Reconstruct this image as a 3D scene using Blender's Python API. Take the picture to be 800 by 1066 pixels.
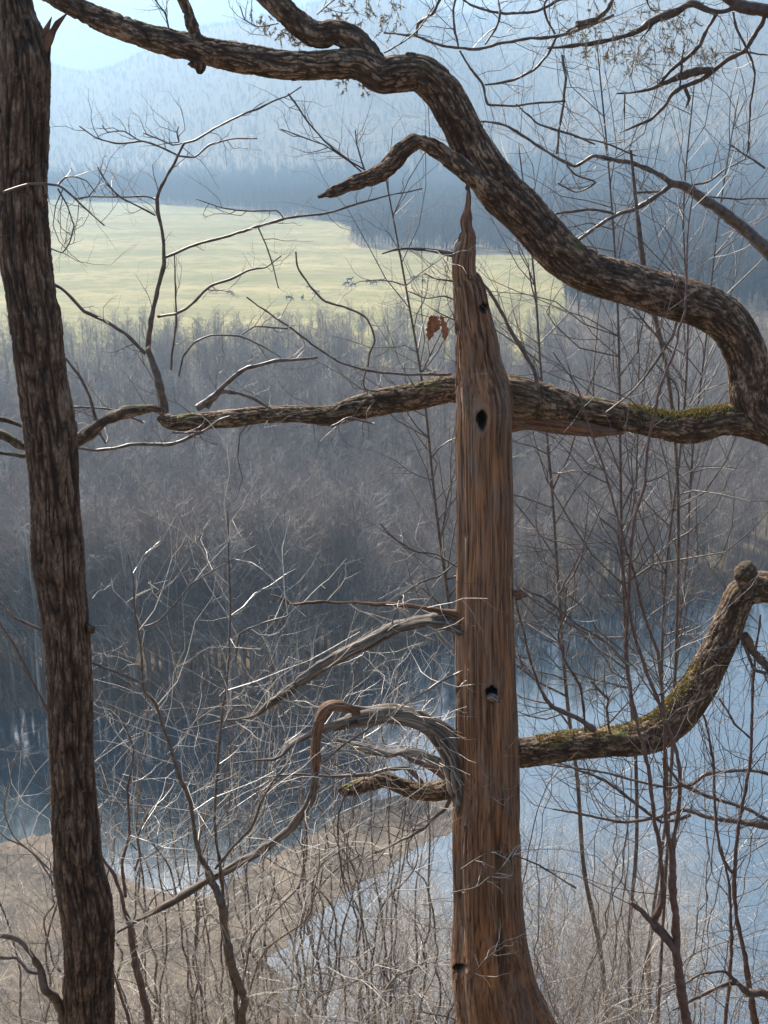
import bpy, math, random
import numpy as np
from mathutils import Vector

for o in list(bpy.data.objects):
    bpy.data.objects.remove(o)
random.seed(7)
rng = np.random.default_rng(7)
R = math.radians
scene = bpy.context.scene
COL = scene.collection

# ------------------------------------------------------------------ camera
F_PX = 1200.0
PITCH = math.atan(403 / F_PX)
cam_d = bpy.data.cameras.new('camera')
cam = bpy.data.objects.new('camera', cam_d)
COL.objects.link(cam)
scene.camera = cam
cam.location = (0, 0, 0)
cam.rotation_euler = (math.pi / 2 - PITCH, 0, 0)
cam_d.sensor_fit = 'HORIZONTAL'
cam_d.sensor_width = 36
cam_d.lens = 36 * F_PX / 800
cam_d.clip_start = 0.05
cam_d.clip_end = 20000

# ------------------------------------------------------------------ sky, sun, exposure
SUN_EL, SUN_AZ = R(40), R(-34)
world = bpy.data.worlds.new('World')
scene.world = world
world.use_nodes = True
wn = world.node_tree
wn.nodes.clear()
sky = wn.nodes.new('ShaderNodeTexSky')
sky.sky_type = 'NISHITA'
sky.sun_disc = False
sky.sun_elevation = SUN_EL
sky.sun_rotation = SUN_AZ
sky.air_density = 1.0
sky.dust_density = 3.0
sky.ozone_density = 1.5
bg = wn.nodes.new('ShaderNodeBackground')
bg.inputs['Strength'].default_value = 0.09
wo = wn.nodes.new('ShaderNodeOutputWorld')
wn.links.new(sky.outputs[0], bg.inputs[0])
wn.links.new(bg.outputs[0], wo.inputs[0])
sun_d = bpy.data.lights.new('sun', 'SUN')
sun_d.energy = 5.0
sun_d.angle = R(0.5)
sun_d.color = (1.0, 0.93, 0.82)
sun = bpy.data.objects.new('sun', sun_d)
COL.objects.link(sun)
sdir = Vector((math.sin(SUN_AZ) * math.cos(SUN_EL), math.cos(SUN_AZ) * math.cos(SUN_EL), math.sin(SUN_EL)))
sun.rotation_euler = sdir.to_track_quat('Z', 'Y').to_euler()
scene.view_settings.view_transform = 'Standard'
scene.view_settings.look = 'None'
scene.view_settings.gamma = 1
scene.view_settings.exposure = 1.4
scene.cycles.max_bounces = 5
scene.cycles.diffuse_bounces = 2
scene.cycles.glossy_bounces = 2
scene.cycles.transmission_bounces = 2
scene.cycles.volume_bounces = 0

# ------------------------------------------------------------------ helpers
CP, SP = math.cos(PITCH), math.sin(PITCH)
def P(u, v, Y):
    """point seen along photograph direction (u, v) standing Y metres in front of the viewer"""
    a, b = (u - 400) / F_PX, (v - 533) / F_PX
    D = Y / (CP - b * SP)
    return np.array([a * D, Y, D * (-SP - b * CP)]), D
def on_level(u, v, z):
    a, b = (u - 400) / F_PX, (v - 533) / F_PX
    D = z / (-SP - b * CP)
    return np.array([a * D, D * (CP - b * SP), z])

def hash3(i):
    i = i.astype(np.int64)
    h = (i[..., 0] * 374761393 + i[..., 1] * 668265263 + i[..., 2] * 2147483647 + 1274126177) & 0xffffffff
    h = ((h ^ (h >> 13)) * 1274126177) & 0xffffffff
    h = h ^ (h >> 16)
    return (h & 0xffff) / 65535.0
def vnoise(p):
    i = np.floor(p); f = p - i; f = f * f * (3 - 2 * f)
    r = 0
    for dx in (0, 1):
        for dy in (0, 1):
            for dz in (0, 1):
                w = (f[..., 0] if dx else 1 - f[..., 0]) * (f[..., 1] if dy else 1 - f[..., 1]) * (f[..., 2] if dz else 1 - f[..., 2])
                r = r + w * hash3(i + np.array([dx, dy, dz]))
    return r * 2 - 1
def fbm(p, o=3):
    r = 0; a = 0.5
    for k in range(o):
        r = r + a * vnoise(p * (2 ** k) + 17.3 * k); a *= 0.5
    return r

def spline(pts, step, smooth=1.0):
    """Catmull-Rom through rows of pts (any columns), resampled about every step metres"""
    pts = np.asarray(pts, float)
    if len(pts) == 2:
        pts = np.vstack([pts[0], (pts[0] + pts[1]) / 2, pts[1]])
    q = np.vstack([2 * pts[0] - pts[1], pts, 2 * pts[-1] - pts[-2]])
    out = []
    for i in range(1, len(q) - 2):
        n = max(1, int(np.linalg.norm(q[i + 1, :3] - q[i, :3]) / step))
        t = np.arange(n)[:, None] / n
        a, b, c, d = q[i - 1], q[i], q[i + 1], q[i + 2]
        cr = 0.5 * (2 * b + (c - a) * t + (2 * a - 5 * b + 4 * c - d) * t ** 2 + (3 * b - a - 3 * c + d) * t ** 3)
        out.append(cr * smooth + (b + (c - b) * t) * (1 - smooth))
    out.append(pts[-1:])
    r = np.vstack(out)
    r[:, 3] = np.maximum(r[:, 3], 0.0004)
    return r

class MB:
    def __init__(self):
        self.v, self.f, self.c, self.n = [], [], [], 0
        self.g = []
        self.off = 0.0
    def tube(self, pr, k=5, disp=None, cap=True):
        pr = np.asarray(pr, float)
        p, r = pr[:, :3], pr[:, 3]
        n = len(p)
        t = np.gradient(p, axis=0)
        t /= np.linalg.norm(t, axis=1)[:, None] + 1e-12
        ref = np.array([0, 0, 1.0]) if abs(t[0][2]) < 0.8 else np.array([0, 1.0, 0])
        a0 = np.cross(t[0], ref); a0 /= np.linalg.norm(a0)
        A = np.empty((n, 3)); A[0] = a0
        for i in range(1, n):
            a = A[i - 1] - t[i] * np.dot(A[i - 1], t[i])
            A[i] = a / (np.linalg.norm(a) + 1e-12)
        B = np.cross(t, A)
        th = np.arange(k) * 2 * math.pi / k
        s = np.concatenate([[0], np.cumsum(np.linalg.norm(np.diff(p, axis=0), axis=1))]) + self.off
        self.off += s[-1] - self.off + 0.37
        rr = np.repeat(r[:, None], k, 1)
        c = np.stack([np.cos(th)[None] * rr, np.sin(th)[None] * rr, np.repeat(s[:, None], k, 1)], -1)
        if disp is not None:
            dd = disp(c, rr, th, s)
            if isinstance(dd, tuple): dd, gg = dd
            else: gg = np.full(rr.shape, 0.5)
            rr = rr + dd
        else: gg = np.full(rr.shape, 0.5)
        v = p[:, None] + rr[..., None] * (np.cos(th)[None, :, None] * A[:, None] + np.sin(th)[None, :, None] * B[:, None])
        idx = np.arange(n * k).reshape(n, k) + self.n
        q = np.stack([idx[:-1], np.roll(idx[:-1], -1, 1), np.roll(idx[1:], -1, 1), idx[1:]], -1).reshape(-1, 4)
        self.v.append(v.reshape(-1, 3)); self.c.append(c.reshape(-1, 3)); self.f.append(q); self.g.append(gg.ravel())
        self.n += n * k
        if cap and k > 5:
            for row, pt in ((idx[0], p[0]), (idx[-1], p[-1])):
                self.v.append(pt[None]); self.c.append(c.reshape(-1, 3)[:1]); self.g.append(np.full(1, 0.3)); ci = self.n; self.n += 1
                nx = np.roll(row, -1)
                self.f.append(np.stack([row, nx, np.full(k, ci), np.full(k, ci)], -1))
    def quads(self, V, F, C=None):
        V = np.asarray(V, float); F = np.asarray(F, int)
        self.v.append(V); self.f.append(F + self.n); self.c.append(V if C is None else C); self.g.append(np.full(len(V), 0.5)); self.n += len(V)
    def mesh(self, name, mats, smooth=True, mat_index=None):
        me = bpy.data.meshes.new(name)
        V = np.vstack(self.v).astype(np.float32); F = np.vstack(self.f).astype(np.int32)
        tri = F[:, 2] == F[:, 3]
        cnt = np.where(tri, 3, 4)
        st = np.concatenate([[0], np.cumsum(cnt)[:-1]])
        keep = np.ones(F.shape, bool); keep[tri, 3] = False
        loops = F[keep]
        me.vertices.add(len(V)); me.vertices.foreach_set('co', V.ravel())
        me.loops.add(len(loops)); me.loops.foreach_set('vertex_index', loops.astype(np.int32))
        me.polygons.add(len(F)); me.polygons.foreach_set('loop_start', st.astype(np.int32))
        me.polygons.foreach_set('loop_total', cnt.astype(np.int32))
        me.update(calc_edges=True)
        at = me.attributes.new('bark', 'FLOAT_VECTOR', 'POINT')
        at.data.foreach_set('vector', np.vstack(self.c).astype(np.float32).ravel())
        ar = me.attributes.new('ridge', 'FLOAT', 'POINT')
        ar.data.foreach_set('value', np.concatenate(self.g).astype(np.float32))
        if smooth:
            me.polygons.foreach_set('use_smooth', np.ones(len(F), bool))
        for m in (mats if isinstance(mats, list) else [mats]):
            me.materials.append(m)
        me.validate()
        return me
    def build(self, name, mats, parent=None, smooth=True):
        o = bpy.data.objects.new(name, self.mesh(name, mats, smooth))
        COL.objects.link(o)
        if parent is not None:
            o.parent = parent
            o.matrix_parent_inverse = parent.matrix_basis.inverted()
        return o

def tag(o, label=None, cat=None, group=None, kind=None):
    if label: o['label'] = label
    if cat: o['category'] = cat
    if group: o['group'] = group
    if kind: o['kind'] = kind
    return o
def empty(name, loc, label, cat, group=None):
    o = bpy.data.objects.new(name, None)
    COL.objects.link(o)
    o.location = tuple(float(x) for x in loc)
    o.empty_display_size = 0.2
    return tag(o, label, cat, group)

# ------------------------------------------------------------------ materials
def new_mat(name):
    m = bpy.data.materials.new(name); m.use_nodes = True
    nt = m.node_tree
    return m, nt, nt.nodes['Principled BSDF']
def ramp(nt, stops):
    r = nt.nodes.new('ShaderNodeValToRGB')
    el = r.color_ramp.elements
    el[0].position, el[0].color = stops[0][0], (*stops[0][1], 1)
    el[1].position, el[1].color = stops[-1][0], (*stops[-1][1], 1)
    for p, c in stops[1:-1]:
        e = el.new(p); e.color = (*c, 1)
    return r
def coord(nt, scale, attr='bark', obj=False):
    if obj:
        tc = nt.nodes.new('ShaderNodeTexCoord'); src = tc.outputs['Object']
    else:
        tc = nt.nodes.new('ShaderNodeAttribute'); tc.attribute_name = attr; src = tc.outputs['Vector']
    mp = nt.nodes.new('ShaderNodeMapping'); mp.inputs['Scale'].default_value = scale
    nt.links.new(src, mp.inputs[0])
    return mp.outputs[0]
def noise(nt, vec, scale, detail=4, rough=0.55, dist=0.0):
    n = nt.nodes.new('ShaderNodeTexNoise')
    n.inputs['Scale'].default_value = scale; n.inputs['Detail'].default_value = detail
    n.inputs['Roughness'].default_value = rough; n.inputs['Distortion'].default_value = dist
    nt.links.new(vec, n.inputs['Vector'])
    return n.outputs[0]
def mixc(nt, fac, a, b):
    m = nt.nodes.new('ShaderNodeMix'); m.data_type = 'RGBA'
    if isinstance(fac, float): m.inputs[0].default_value = fac
    else: nt.links.new(fac, m.inputs[0])
    for s, x in ((6, a), (7, b)):
        if isinstance(x, tuple): m.inputs[s].default_value = (*x, 1)
        else: nt.links.new(x, m.inputs[s])
    return m.outputs[2]
def bump(nt, bsdf, h, dist, strength=1.0):
    b = nt.nodes.new('ShaderNodeBump'); b.inputs['Distance'].default_value = dist
    b.inputs['Strength'].default_value = strength
    nt.links.new(h, b.inputs['Height']); nt.links.new(b.outputs[0], bsdf.inputs['Normal'])

def upward(nt, lo, hi):
    """mask of surface facing the sky, where moss and lichen settle"""
    g = nt.nodes.new('ShaderNodeNewGeometry'); s = nt.nodes.new('ShaderNodeSeparateXYZ')
    nt.links.new(g.outputs['Normal'], s.inputs[0])
    m = nt.nodes.new('ShaderNodeMapRange'); m.inputs[1].default_value = lo; m.inputs[2].default_value = hi
    nt.links.new(s.outputs[2], m.inputs[0])
    return m.outputs[0]
def mul(nt, a, b):
    m = nt.nodes.new('ShaderNodeMath'); m.operation = 'MULTIPLY'
    nt.links.new(a, m.inputs[0])
    if isinstance(b, float): m.inputs[1].default_value = b
    else: nt.links.new(b, m.inputs[1])
    return m.outputs[0]
def step_(nt, a, lo, hi):
    m = nt.nodes.new('ShaderNodeMapRange'); m.inputs[1].default_value = lo; m.inputs[2].default_value = hi
    nt.links.new(a, m.inputs[0]); return m.outputs[0]

def bark_mat(name, dark, mid, light, k=1.0, moss=0.0, lichen=0.3, stretch=0.28):
    m, nt, b = new_mat(name)
    at = nt.nodes.new('ShaderNodeAttribute'); at.attribute_name = 'ridge'
    n1 = noise(nt, coord(nt, (190 * k, 190 * k, 190 * k * stretch)), 1.0, 4, 0.6, 0.3)
    ad = nt.nodes.new('ShaderNodeMath'); ad.operation = 'MULTIPLY_ADD'
    nt.links.new(n1, ad.inputs[0]); ad.inputs[1].default_value = 0.9; nt.links.new(at.outputs['Fac'], ad.inputs[2])
    c2 = coord(nt, (1, 1, 1))
    n2 = noise(nt, c2, 14.0, 3)
    r = ramp(nt, [(0.50, dark), (0.80, mid), (1.0, mid), (1.25, light)])
    sc_ = nt.nodes.new('ShaderNodeMapRange'); sc_.inputs[1].default_value = 0.45; sc_.inputs[2].default_value = 1.45
    nt.links.new(ad.outputs[0], sc_.inputs[0])
    r = ramp(nt, [(0.08, dark), (0.38, tuple(x * 0.75 for x in mid)), (0.62, mid), (0.92, light)])
    nt.links.new(sc_.outputs[0], r.inputs[0])
    hue = mixc(nt, step_(nt, n2, 0.35, 0.7), (0.62, 0.53, 0.45), (1.2, 1.2, 1.18))
    mm = nt.nodes.new('ShaderNodeMix'); mm.data_type = 'RGBA'; mm.blend_type = 'MULTIPLY'; mm.inputs[0].default_value = 1.0
    nt.links.new(r.outputs[0], mm.inputs[6]); nt.links.new(hue, mm.inputs[7]); col = mm.outputs[2]
    n3 = noise(nt, c2, 38.0, 4, 0.65)
    col = mixc(nt, mul(nt, step_(nt, n3, 0.6, 0.72), lichen), col, (0.36, 0.35, 0.30))
    if moss > 0:
        nm = noise(nt, c2, 9.0, 4, 0.6)
        mk = mul(nt, upward(nt, 0.25, 0.8), step_(nt, nm, 0.62 - 0.3 * moss, 0.75 - 0.3 * moss))
        col = mixc(nt, mk, col, (0.13, 0.12, 0.035))
    nt.links.new(col, b.inputs['Base Color'])
    b.inputs['Roughness'].default_value = 0.82
    b.inputs['Specular IOR Level'].default_value = 0.3
    bump(nt, b, n1, 0.004 / k, 1.0)
    return m

M = {}
M['oak_bark'] = bark_mat('oak_bark', (0.018, 0.011, 0.008), (0.085, 0.054, 0.037), (0.21, 0.145, 0.105), 1.0, 0.0, 0.25)
M['limb_bark'] = bark_mat('limb_bark', (0.030, 0.021, 0.015), (0.095, 0.060, 0.040), (0.33, 0.23, 0.16), 1.1, 0.1, 0.35, 0.45)
M['moss_bark'] = bark_mat('mossy_bark', (0.028, 0.022, 0.014), (0.10, 0.066, 0.042), (0.34, 0.24, 0.16), 1.1, 0.22, 0.4, 0.45)

def wood_mat(name, stops, grain=1.0, orange=0.5):
    m, nt, b = new_mat(name)
    c = coord(nt, (95 * grain, 95 * grain, 2.4 * grain))
    n1 = noise(nt, c, 1.0, 6, 0.62, 0.25)
    c2 = coord(nt, (1, 1, 0.25))
    n2 = noise(nt, c2, 16.0, 3, 0.5)
    r = ramp(nt, stops)
    nt.links.new(n1, r.inputs[0])
    col = mixc(nt, mul(nt, step_(nt, n2, 0.50, 0.74), orange), r.outputs[0], (0.36, 0.155, 0.06))
    n4 = noise(nt, coord(nt, (1, 1, 0.4)), 11.0, 3, 0.5)
    col = mixc(nt, mul(nt, step_(nt, n4, 0.5, 0.68), 0.5 if orange > 0.5 else 0.0), col, (0.19, 0.165, 0.145))
    c3 = coord(nt, (170 * grain, 170 * grain, 5 * grain))
    n3 = noise(nt, c3, 1.0, 3, 0.6)
    crack = step_(nt, n3, 0.43, 0.36)
    col = mixc(nt, mul(nt, crack, 0.75), col, (0.03, 0.018, 0.012))
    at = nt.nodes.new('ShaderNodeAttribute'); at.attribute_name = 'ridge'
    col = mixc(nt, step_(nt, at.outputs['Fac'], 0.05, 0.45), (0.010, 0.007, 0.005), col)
    nt.links.new(col, b.inputs['Base Color'])
    b.inputs['Roughness'].default_value = 0.7
    b.inputs['Specular IOR Level'].default_value = 0.35
    ad = nt.nodes.new('ShaderNodeMath'); ad.operation = 'ADD'
    nt.links.new(n1, ad.inputs[0]); nt.links.new(mul(nt, n3, 0.5), ad.inputs[1])
    bump(nt, b, ad.outputs[0], 0.006, 1.0)
    return m
M['cedar'] = wood_mat('weathered_cedar', [(0.30, (0.030, 0.015, 0.010)), (0.43, (0.125, 0.060, 0.033)), (0.56, (0.235, 0.122, 0.066)), (0.75, (0.40, 0.24, 0.145))], 1.0, 0.75)
M['grey_wood'] = wood_mat('grey_dead_wood', [(0.34, (0.035, 0.027, 0.022)), (0.5, (0.15, 0.118, 0.092)), (0.72, (0.40, 0.34, 0.285))], 1.0, 0.0)
M['brown_wood'] = wood_mat('brown_dead_wood', [(0.30, (0.035, 0.024, 0.018)), (0.5, (0.13, 0.092, 0.068)), (0.75, (0.30, 0.235, 0.18))], 1.0, 0.0)
M['red_wood'] = wood_mat('peeled_red_wood', [(0.32, (0.04, 0.018, 0.011)), (0.5, (0.15, 0.075, 0.043)), (0.75, (0.30, 0.165, 0.10))], 1.0, 0.3)

def plain(name, a, b_, scale=20, rough=0.6, spec=0.5, obj=False):
    m, nt, b = new_mat(name)
    n = noise(nt, coord(nt, (1, 1, 1), obj=obj), scale, 3)
    nt.links.new(mixc(nt, step_(nt, n, 0.3, 0.7), a, b_), b.inputs['Base Color'])
    b.inputs['Roughness'].default_value = rough
    b.inputs['Specular IOR Level'].default_value = spec
    return m
M['twig'] = plain('twig_bark', (0.030, 0.019, 0.015), (0.145, 0.10, 0.076), 45, 0.45, 0.6)
M['twig_dark'] = plain('dark_twig_bark', (0.035, 0.024, 0.020), (0.12, 0.08, 0.062), 45, 0.55, 0.4)
M['twig_pale_lit'] = plain('pale_sunlit_twig', (0.26, 0.205, 0.155), (0.74, 0.65, 0.54), 30, 0.36, 1.0)  # backlit sun glow painted as pale twig colour; also the dry reeds
M['stem_red'] = plain('reddish_stem_bark', (0.060, 0.032, 0.028), (0.16, 0.095, 0.08), 40, 0.5, 0.45)
M['forest'] = plain('forest_bark', (0.16, 0.125, 0.105), (0.35, 0.285, 0.24), 0.35, 0.8, 0.3, True)
M['forest_pale'] = plain('pale_forest_bark', (0.30, 0.26, 0.22), (0.50, 0.45, 0.40), 0.35, 0.7, 0.3, True)
M['far_wood'] = plain('far_wood_bark', (0.10, 0.084, 0.072), (0.185, 0.155, 0.135), 0.012, 0.9, 0.1, True)
M['moss'] = plain('moss', (0.19, 0.15, 0.04), (0.44, 0.34, 0.11), 90, 0.95, 0.1)
M['leaf'] = plain('dead_leaf', (0.20, 0.065, 0.03), (0.42, 0.16, 0.08), 40, 0.7, 0.3)
M['needle'] = plain('juniper_needles', (0.15, 0.12, 0.06), (0.40, 0.31, 0.19), 30, 0.6, 0.3)
M['cow_black'] = plain('black_hide', (0.018, 0.016, 0.015), (0.04, 0.035, 0.03), 3, 0.7, 0.3, True)
M['cow_tan'] = plain('tan_hide', (0.33, 0.22, 0.13), (0.45, 0.33, 0.22), 3, 0.7, 0.3, True)
M['hollow'] = plain('dark_hollow', (0.008, 0.006, 0.005), (0.03, 0.02, 0.014), 40, 0.95, 0.1)  # near-black colour for the dark inside of knot holes

def ground_mat():
    m, nt, b = new_mat('leaf_litter')
    n1 = noise(nt, coord(nt, (1, 1, 1), obj=True), 0.08, 6, 0.6)
    n2 = noise(nt, coord(nt, (1, 1, 1), obj=True), 6.0, 5, 0.7)
    c = mixc(nt, step_(nt, n1, 0.35, 0.65), (0.085, 0.065, 0.048), (0.15, 0.12, 0.09))
    c = mixc(nt, step_(nt, n2, 0.35, 0.7), c, (0.20, 0.15, 0.085))
    nt.links.new(c, b.inputs['Base Color']); b.inputs['Roughness'].default_value = 0.95
    b.inputs['Specular IOR Level'].default_value = 0.1
    bump(nt, b, n2, 0.04, 0.7)
    return m
M['ground'] = ground_mat()
def field_mat():
    m, nt, b = new_mat('pasture_grass')
    n1 = noise(nt, coord(nt, (1, 2.2, 1), obj=True), 0.018, 6, 0.6)
    n2 = noise(nt, coord(nt, (1, 1.3, 1), obj=True), 0.16, 6, 0.75)
    c = mixc(nt, step_(nt, n1, 0.36, 0.66), (0.215, 0.19, 0.075), (0.37, 0.30, 0.14))
    c = mixc(nt, mul(nt, step_(nt, n2, 0.46, 0.60), 0.8), c, (0.17, 0.165, 0.06))
    nt.links.new(c, b.inputs['Base Color']); b.inputs['Roughness'].default_value = 0.95
    b.inputs['Specular IOR Level'].default_value = 0.1
    bump(nt, b, n2, 0.25, 0.5)
    return m
M['field'] = field_mat()
def water_mat():
    m, nt, b = new_mat('river_water')
    b.inputs['Base Color'].default_value = (0.03, 0.055, 0.070, 1)
    b.inputs['Roughness'].default_value = 0.06
    b.inputs['IOR'].default_value = 3.2
    n1 = noise(nt, coord(nt, (0.5, 1.8, 1), obj=True), 0.9, 4, 0.55)
    n2 = noise(nt, coord(nt, (0.35, 1.0, 1), obj=True), 0.06, 3, 0.5)
    ad = nt.nodes.new('ShaderNodeMath'); ad.operation = 'MULTIPLY'
    nt.links.new(n1, ad.inputs[0]); nt.links.new(step_(nt, n2, 0.3, 0.75), ad.inputs[1])
    bump(nt, b, ad.outputs[0], 0.03, 0.35)
    return m
M['water'] = water_mat()
def shoal_mat():
    m, nt, b = new_mat('marsh_shoal')
    n1 = noise(nt, coord(nt, (1, 1, 1), obj=True), 0.30, 6, 0.7)
    n2 = noise(nt, coord(nt, (1, 1, 1), obj=True), 1.6, 5, 0.7)
    c = mixc(nt, step_(nt, n1, 0.38, 0.62), (0.06, 0.053, 0.048), (0.22, 0.165, 0.115))
    c = mixc(nt, mul(nt, step_(nt, n2, 0.45, 0.7), 0.6), c, (0.30, 0.235, 0.165))
    nt.links.new(c, b.inputs['Base Color'])
    b.inputs['Roughness'].default_value = 0.85; b.inputs['Specular IOR Level'].default_value = 0.25
    bump(nt, b, n2, 0.15, 0.8)
    return m
M['shoal'] = shoal_mat()

# ------------------------------------------------------------------ terrain
WATER_Z = -55.0
def ss(a, b, x):
    t = np.clip((x - a) / (b - a), 0, 1); return t * t * (3 - 2 * t)
def bank_y(x):
    return 116 - 12.5 * ss(6, -8, x) + 0.08 * x + 2.0 * np.sin(x * 0.11) + 0.5 * np.maximum(0, x - 10)
def ground_z(x, y):
    x = np.asarray(x, float); y = np.asarray(y, float)
    # bluff the viewer stands on
    near = np.interp(y, [-60, -5, 0, 2, 3.4, 4.3, 5.2, 7, 44, 47, 2e4], [-1.2, -1.5, -1.65, -2.55, -3.5, -4.5, -6.0, -8.2, -55.5, -57.5, -57.5])
    near = near + 0.12 * np.clip(-x, 0, 2) * (y > 1) * (y < 6) + 0.05 * np.sin(x * 3.1 + y * 2.3)
    # valley floor beyond the river
    d = y - bank_y(x)
    far = -57.5 + 3.9 * ss(-4, 3, d) + 8.0 * ss(10, 150, d)
    # hills
    ph = x * 0.0021
    h1 = 175 + 45 * np.sin(ph * 1.3 + 0.6) + 0.045 * x + 16 * np.sin(x * 0.011) + 15 * np.sin(x * 0.021 + 1.2) + 14 * np.sin(y * 0.006 + x * 0.004)
    hill = h1 * ss(760, 1750, y + 0.25 * x)
    g = 38 * np.sin(x * 0.013 + y * 0.002) * ss(850, 1300, y) * ss(2200, 1500, y)
    h2 = 262 + 30 * np.sin(x * 0.0017 + 2.2) + 0.055 * x + 14 * np.sin(x * 0.006)
    hill2 = h2 * ss(2100, 3100, y)
    far = far + hill + g + hill2
    return np.where(y < 47, near, np.where(y < 85, -57.5, far))
ys = np.concatenate([np.arange(-40, 0, 4), np.arange(0, 8, 0.25), np.arange(8, 50, 1.0), np.arange(50, 300, 4), np.geomspace(300, 6000, 130)])
tx = np.concatenate([-np.geomspace(0.02, 1.0, 55)[::-1], [0], np.geomspace(0.02, 1.0, 55)])
XX = tx[None] * (25 + 0.75 * np.maximum(ys, 0))[:, None] * (1 + 0 * tx)[None]
YY = np.repeat(ys[:, None], len(tx), 1)
ZZ = ground_z(XX, YY)
gm = MB()
nr, nc = XX.shape
idx = np.arange(nr * nc).reshape(nr, nc)
gm.quads(np.stack([XX, YY, ZZ], -1).reshape(-1, 3), np.stack([idx[:-1, :-1], idx[:-1, 1:], idx[1:, 1:], idx[1:, :-1]], -1).reshape(-1, 4))
ground = tag(gm.build('ground', M['ground']), kind='structure')

def sheet(name, mat, pts, z=None, res=None):
    import bmesh
    bm = bmesh.new()
    vs = [bm.verts.new(tuple(p)) for p in pts]
    bm.faces.new(vs)
    bmesh.ops.recalc_face_normals(bm, faces=bm.faces)
    me = bpy.data.meshes.new(name); bm.to_mesh(me); bm.free(); me.materials.append(mat)
    o = bpy.data.objects.new(name, me); COL.objects.link(o)
    return o
river = tag(sheet('river_water', M['water'], [(-500, 40, WATER_Z), (500, 40, WATER_Z), (500, 600, WATER_Z), (-500, 600, WATER_Z)]), kind='structure')

def ragged(pts, amp, n=10):
    out = []
    for i in range(len(pts)):
        a, b = np.array(pts[i]), np.array(pts[(i + 1) % len(pts)])
        for k in range(n):
            q = a + (b - a) * k / n
            q = q + rng.normal(0, amp, 3) * np.array([1, 1, 0])
            out.append(q)
    return out
SH = [(-160, 900), (0, 880), (60, 868), (95, 885), (125, 910), (155, 925), (215, 932), (262, 905), (318, 872), (372, 838), (425, 826), (478, 832),
      (484, 858), (440, 880), (400, 906), (365, 928), (330, 955), (300, 980), (276, 1002), (300, 1030), (330, 1120), (330, 1300), (-160, 1300)]
shoal = tag(sheet('marsh_shoal', M['shoal'], ragged([on_level(u, v, WATER_Z + 0.03) for u, v in SH], 0.25)), kind='structure')
FIELD_Z = -45.5
FD = [(-260, 385), (-200, 196), (40, 208), (140, 212), (240, 219), (320, 229), (352, 233), (366, 240), (362, 250), (376, 259), (400, 262), (470, 266), (560, 267), (585, 280), (590, 330), (560, 372), (300, 385)]
fpts = [on_level(u, v, -46.0) for u, v in FD]
fm = MB()
# pasture: fine strips that follow the land, four centimetres proud of it
poly = np.array([[p[0], p[1]] for p in fpts])
def inside(x, y):
    c = False; n = len(poly)
    j = n - 1
    for i in range(n):
        if ((poly[i, 1] > y) != (poly[j, 1] > y)) and (x < (poly[j, 0] - poly[i, 0]) * (y - poly[i, 1]) / (poly[j, 1] - poly[i, 1]) + poly[i, 0]):
            c = not c
        j = i
    return c
for y0 in np.arange(200, 760, 6.0):
    y1 = y0 + 6.0
    xs = []
    for i in range(len(poly)):
        a, b = poly[i], poly[(i + 1) % len(poly)]
        if (a[1] > y0 + 3) != (b[1] > y0 + 3):
            xs.append(a[0] + (b[0] - a[0]) * (y0 + 3 - a[1]) / (b[1] - a[1]))
    xs.sort()
    for a, b in zip(xs[::2], xs[1::2]):
        n = max(2, int((b - a) / 14)); X = np.linspace(a, b, n)
        V = np.vstack([np.stack([X, np.full(n, y0), ground_z(X, np.full(n, y0)) + 0.12], -1), np.stack([X, np.full(n, y1), ground_z(X, np.full(n, y1)) + 0.12], -1)])
        k = np.arange(n - 1)
        fm.quads(V, np.stack([k, k + 1, k + 1 + n, k + n], -1))
field = tag(fm.build('pasture', M['field']), kind='structure')

# ------------------------------------------------------------------ growing twigs
def unit(v):
    return v / (np.linalg.norm(v) + 1e-12)
def side_dir(t, ang):
    r = rng.normal(size=3); r = unit(r - t * np.dot(r, t))
    return unit(t * math.cos(ang) + r * math.sin(ang))
def grow(mb, p, d, L, r, depth, nseg=6, kink=0.30, up=0.10, kids=4, ang=(0.5, 1.1), shrink=(0.35, 0.65), flat=1.0, tip=0.25):
    """one wandering twig with its side twigs, down to depth 0"""
    pts = [np.array([*p, r])]
    q = np.array(p, float); d = unit(np.array(d, float))
    for i in range(nseg):
        d = unit(d + rng.normal(0, kink, 3) + np.array([0, 0, up]))
        q = q + d * L / nseg
        pts.append(np.array([*q, r * (1 - (1 - tip) * (i + 1) / nseg)]))
    pts = np.array(pts)
    mb.tube(pts, 3 if r < 0.0035 else (4 if r < 0.01 else 5))
    if depth > 0:
        for k in range(kids):
            f = 0.18 + 0.8 * (k + rng.random()) / kids
            i = min(int(f * nseg), nseg - 1); w = f * nseg - i
            b = pts[i] * (1 - w) + pts[i + 1] * w
            t = unit(pts[i + 1][:3] - pts[i][:3])
            sd = side_dir(t, rng.uniform(*ang)); sd[1] *= flat; sd = unit(sd)
            grow(mb, b[:3], sd, L * rng.uniform(*shrink) * (1.15 - 0.55 * f), b[3] * rng.uniform(0.45, 0.7), depth - 1,
                 max(3, nseg - 1), kink, up, max(2, kids - 1), ang, shrink, flat, tip)
    return pts

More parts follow.
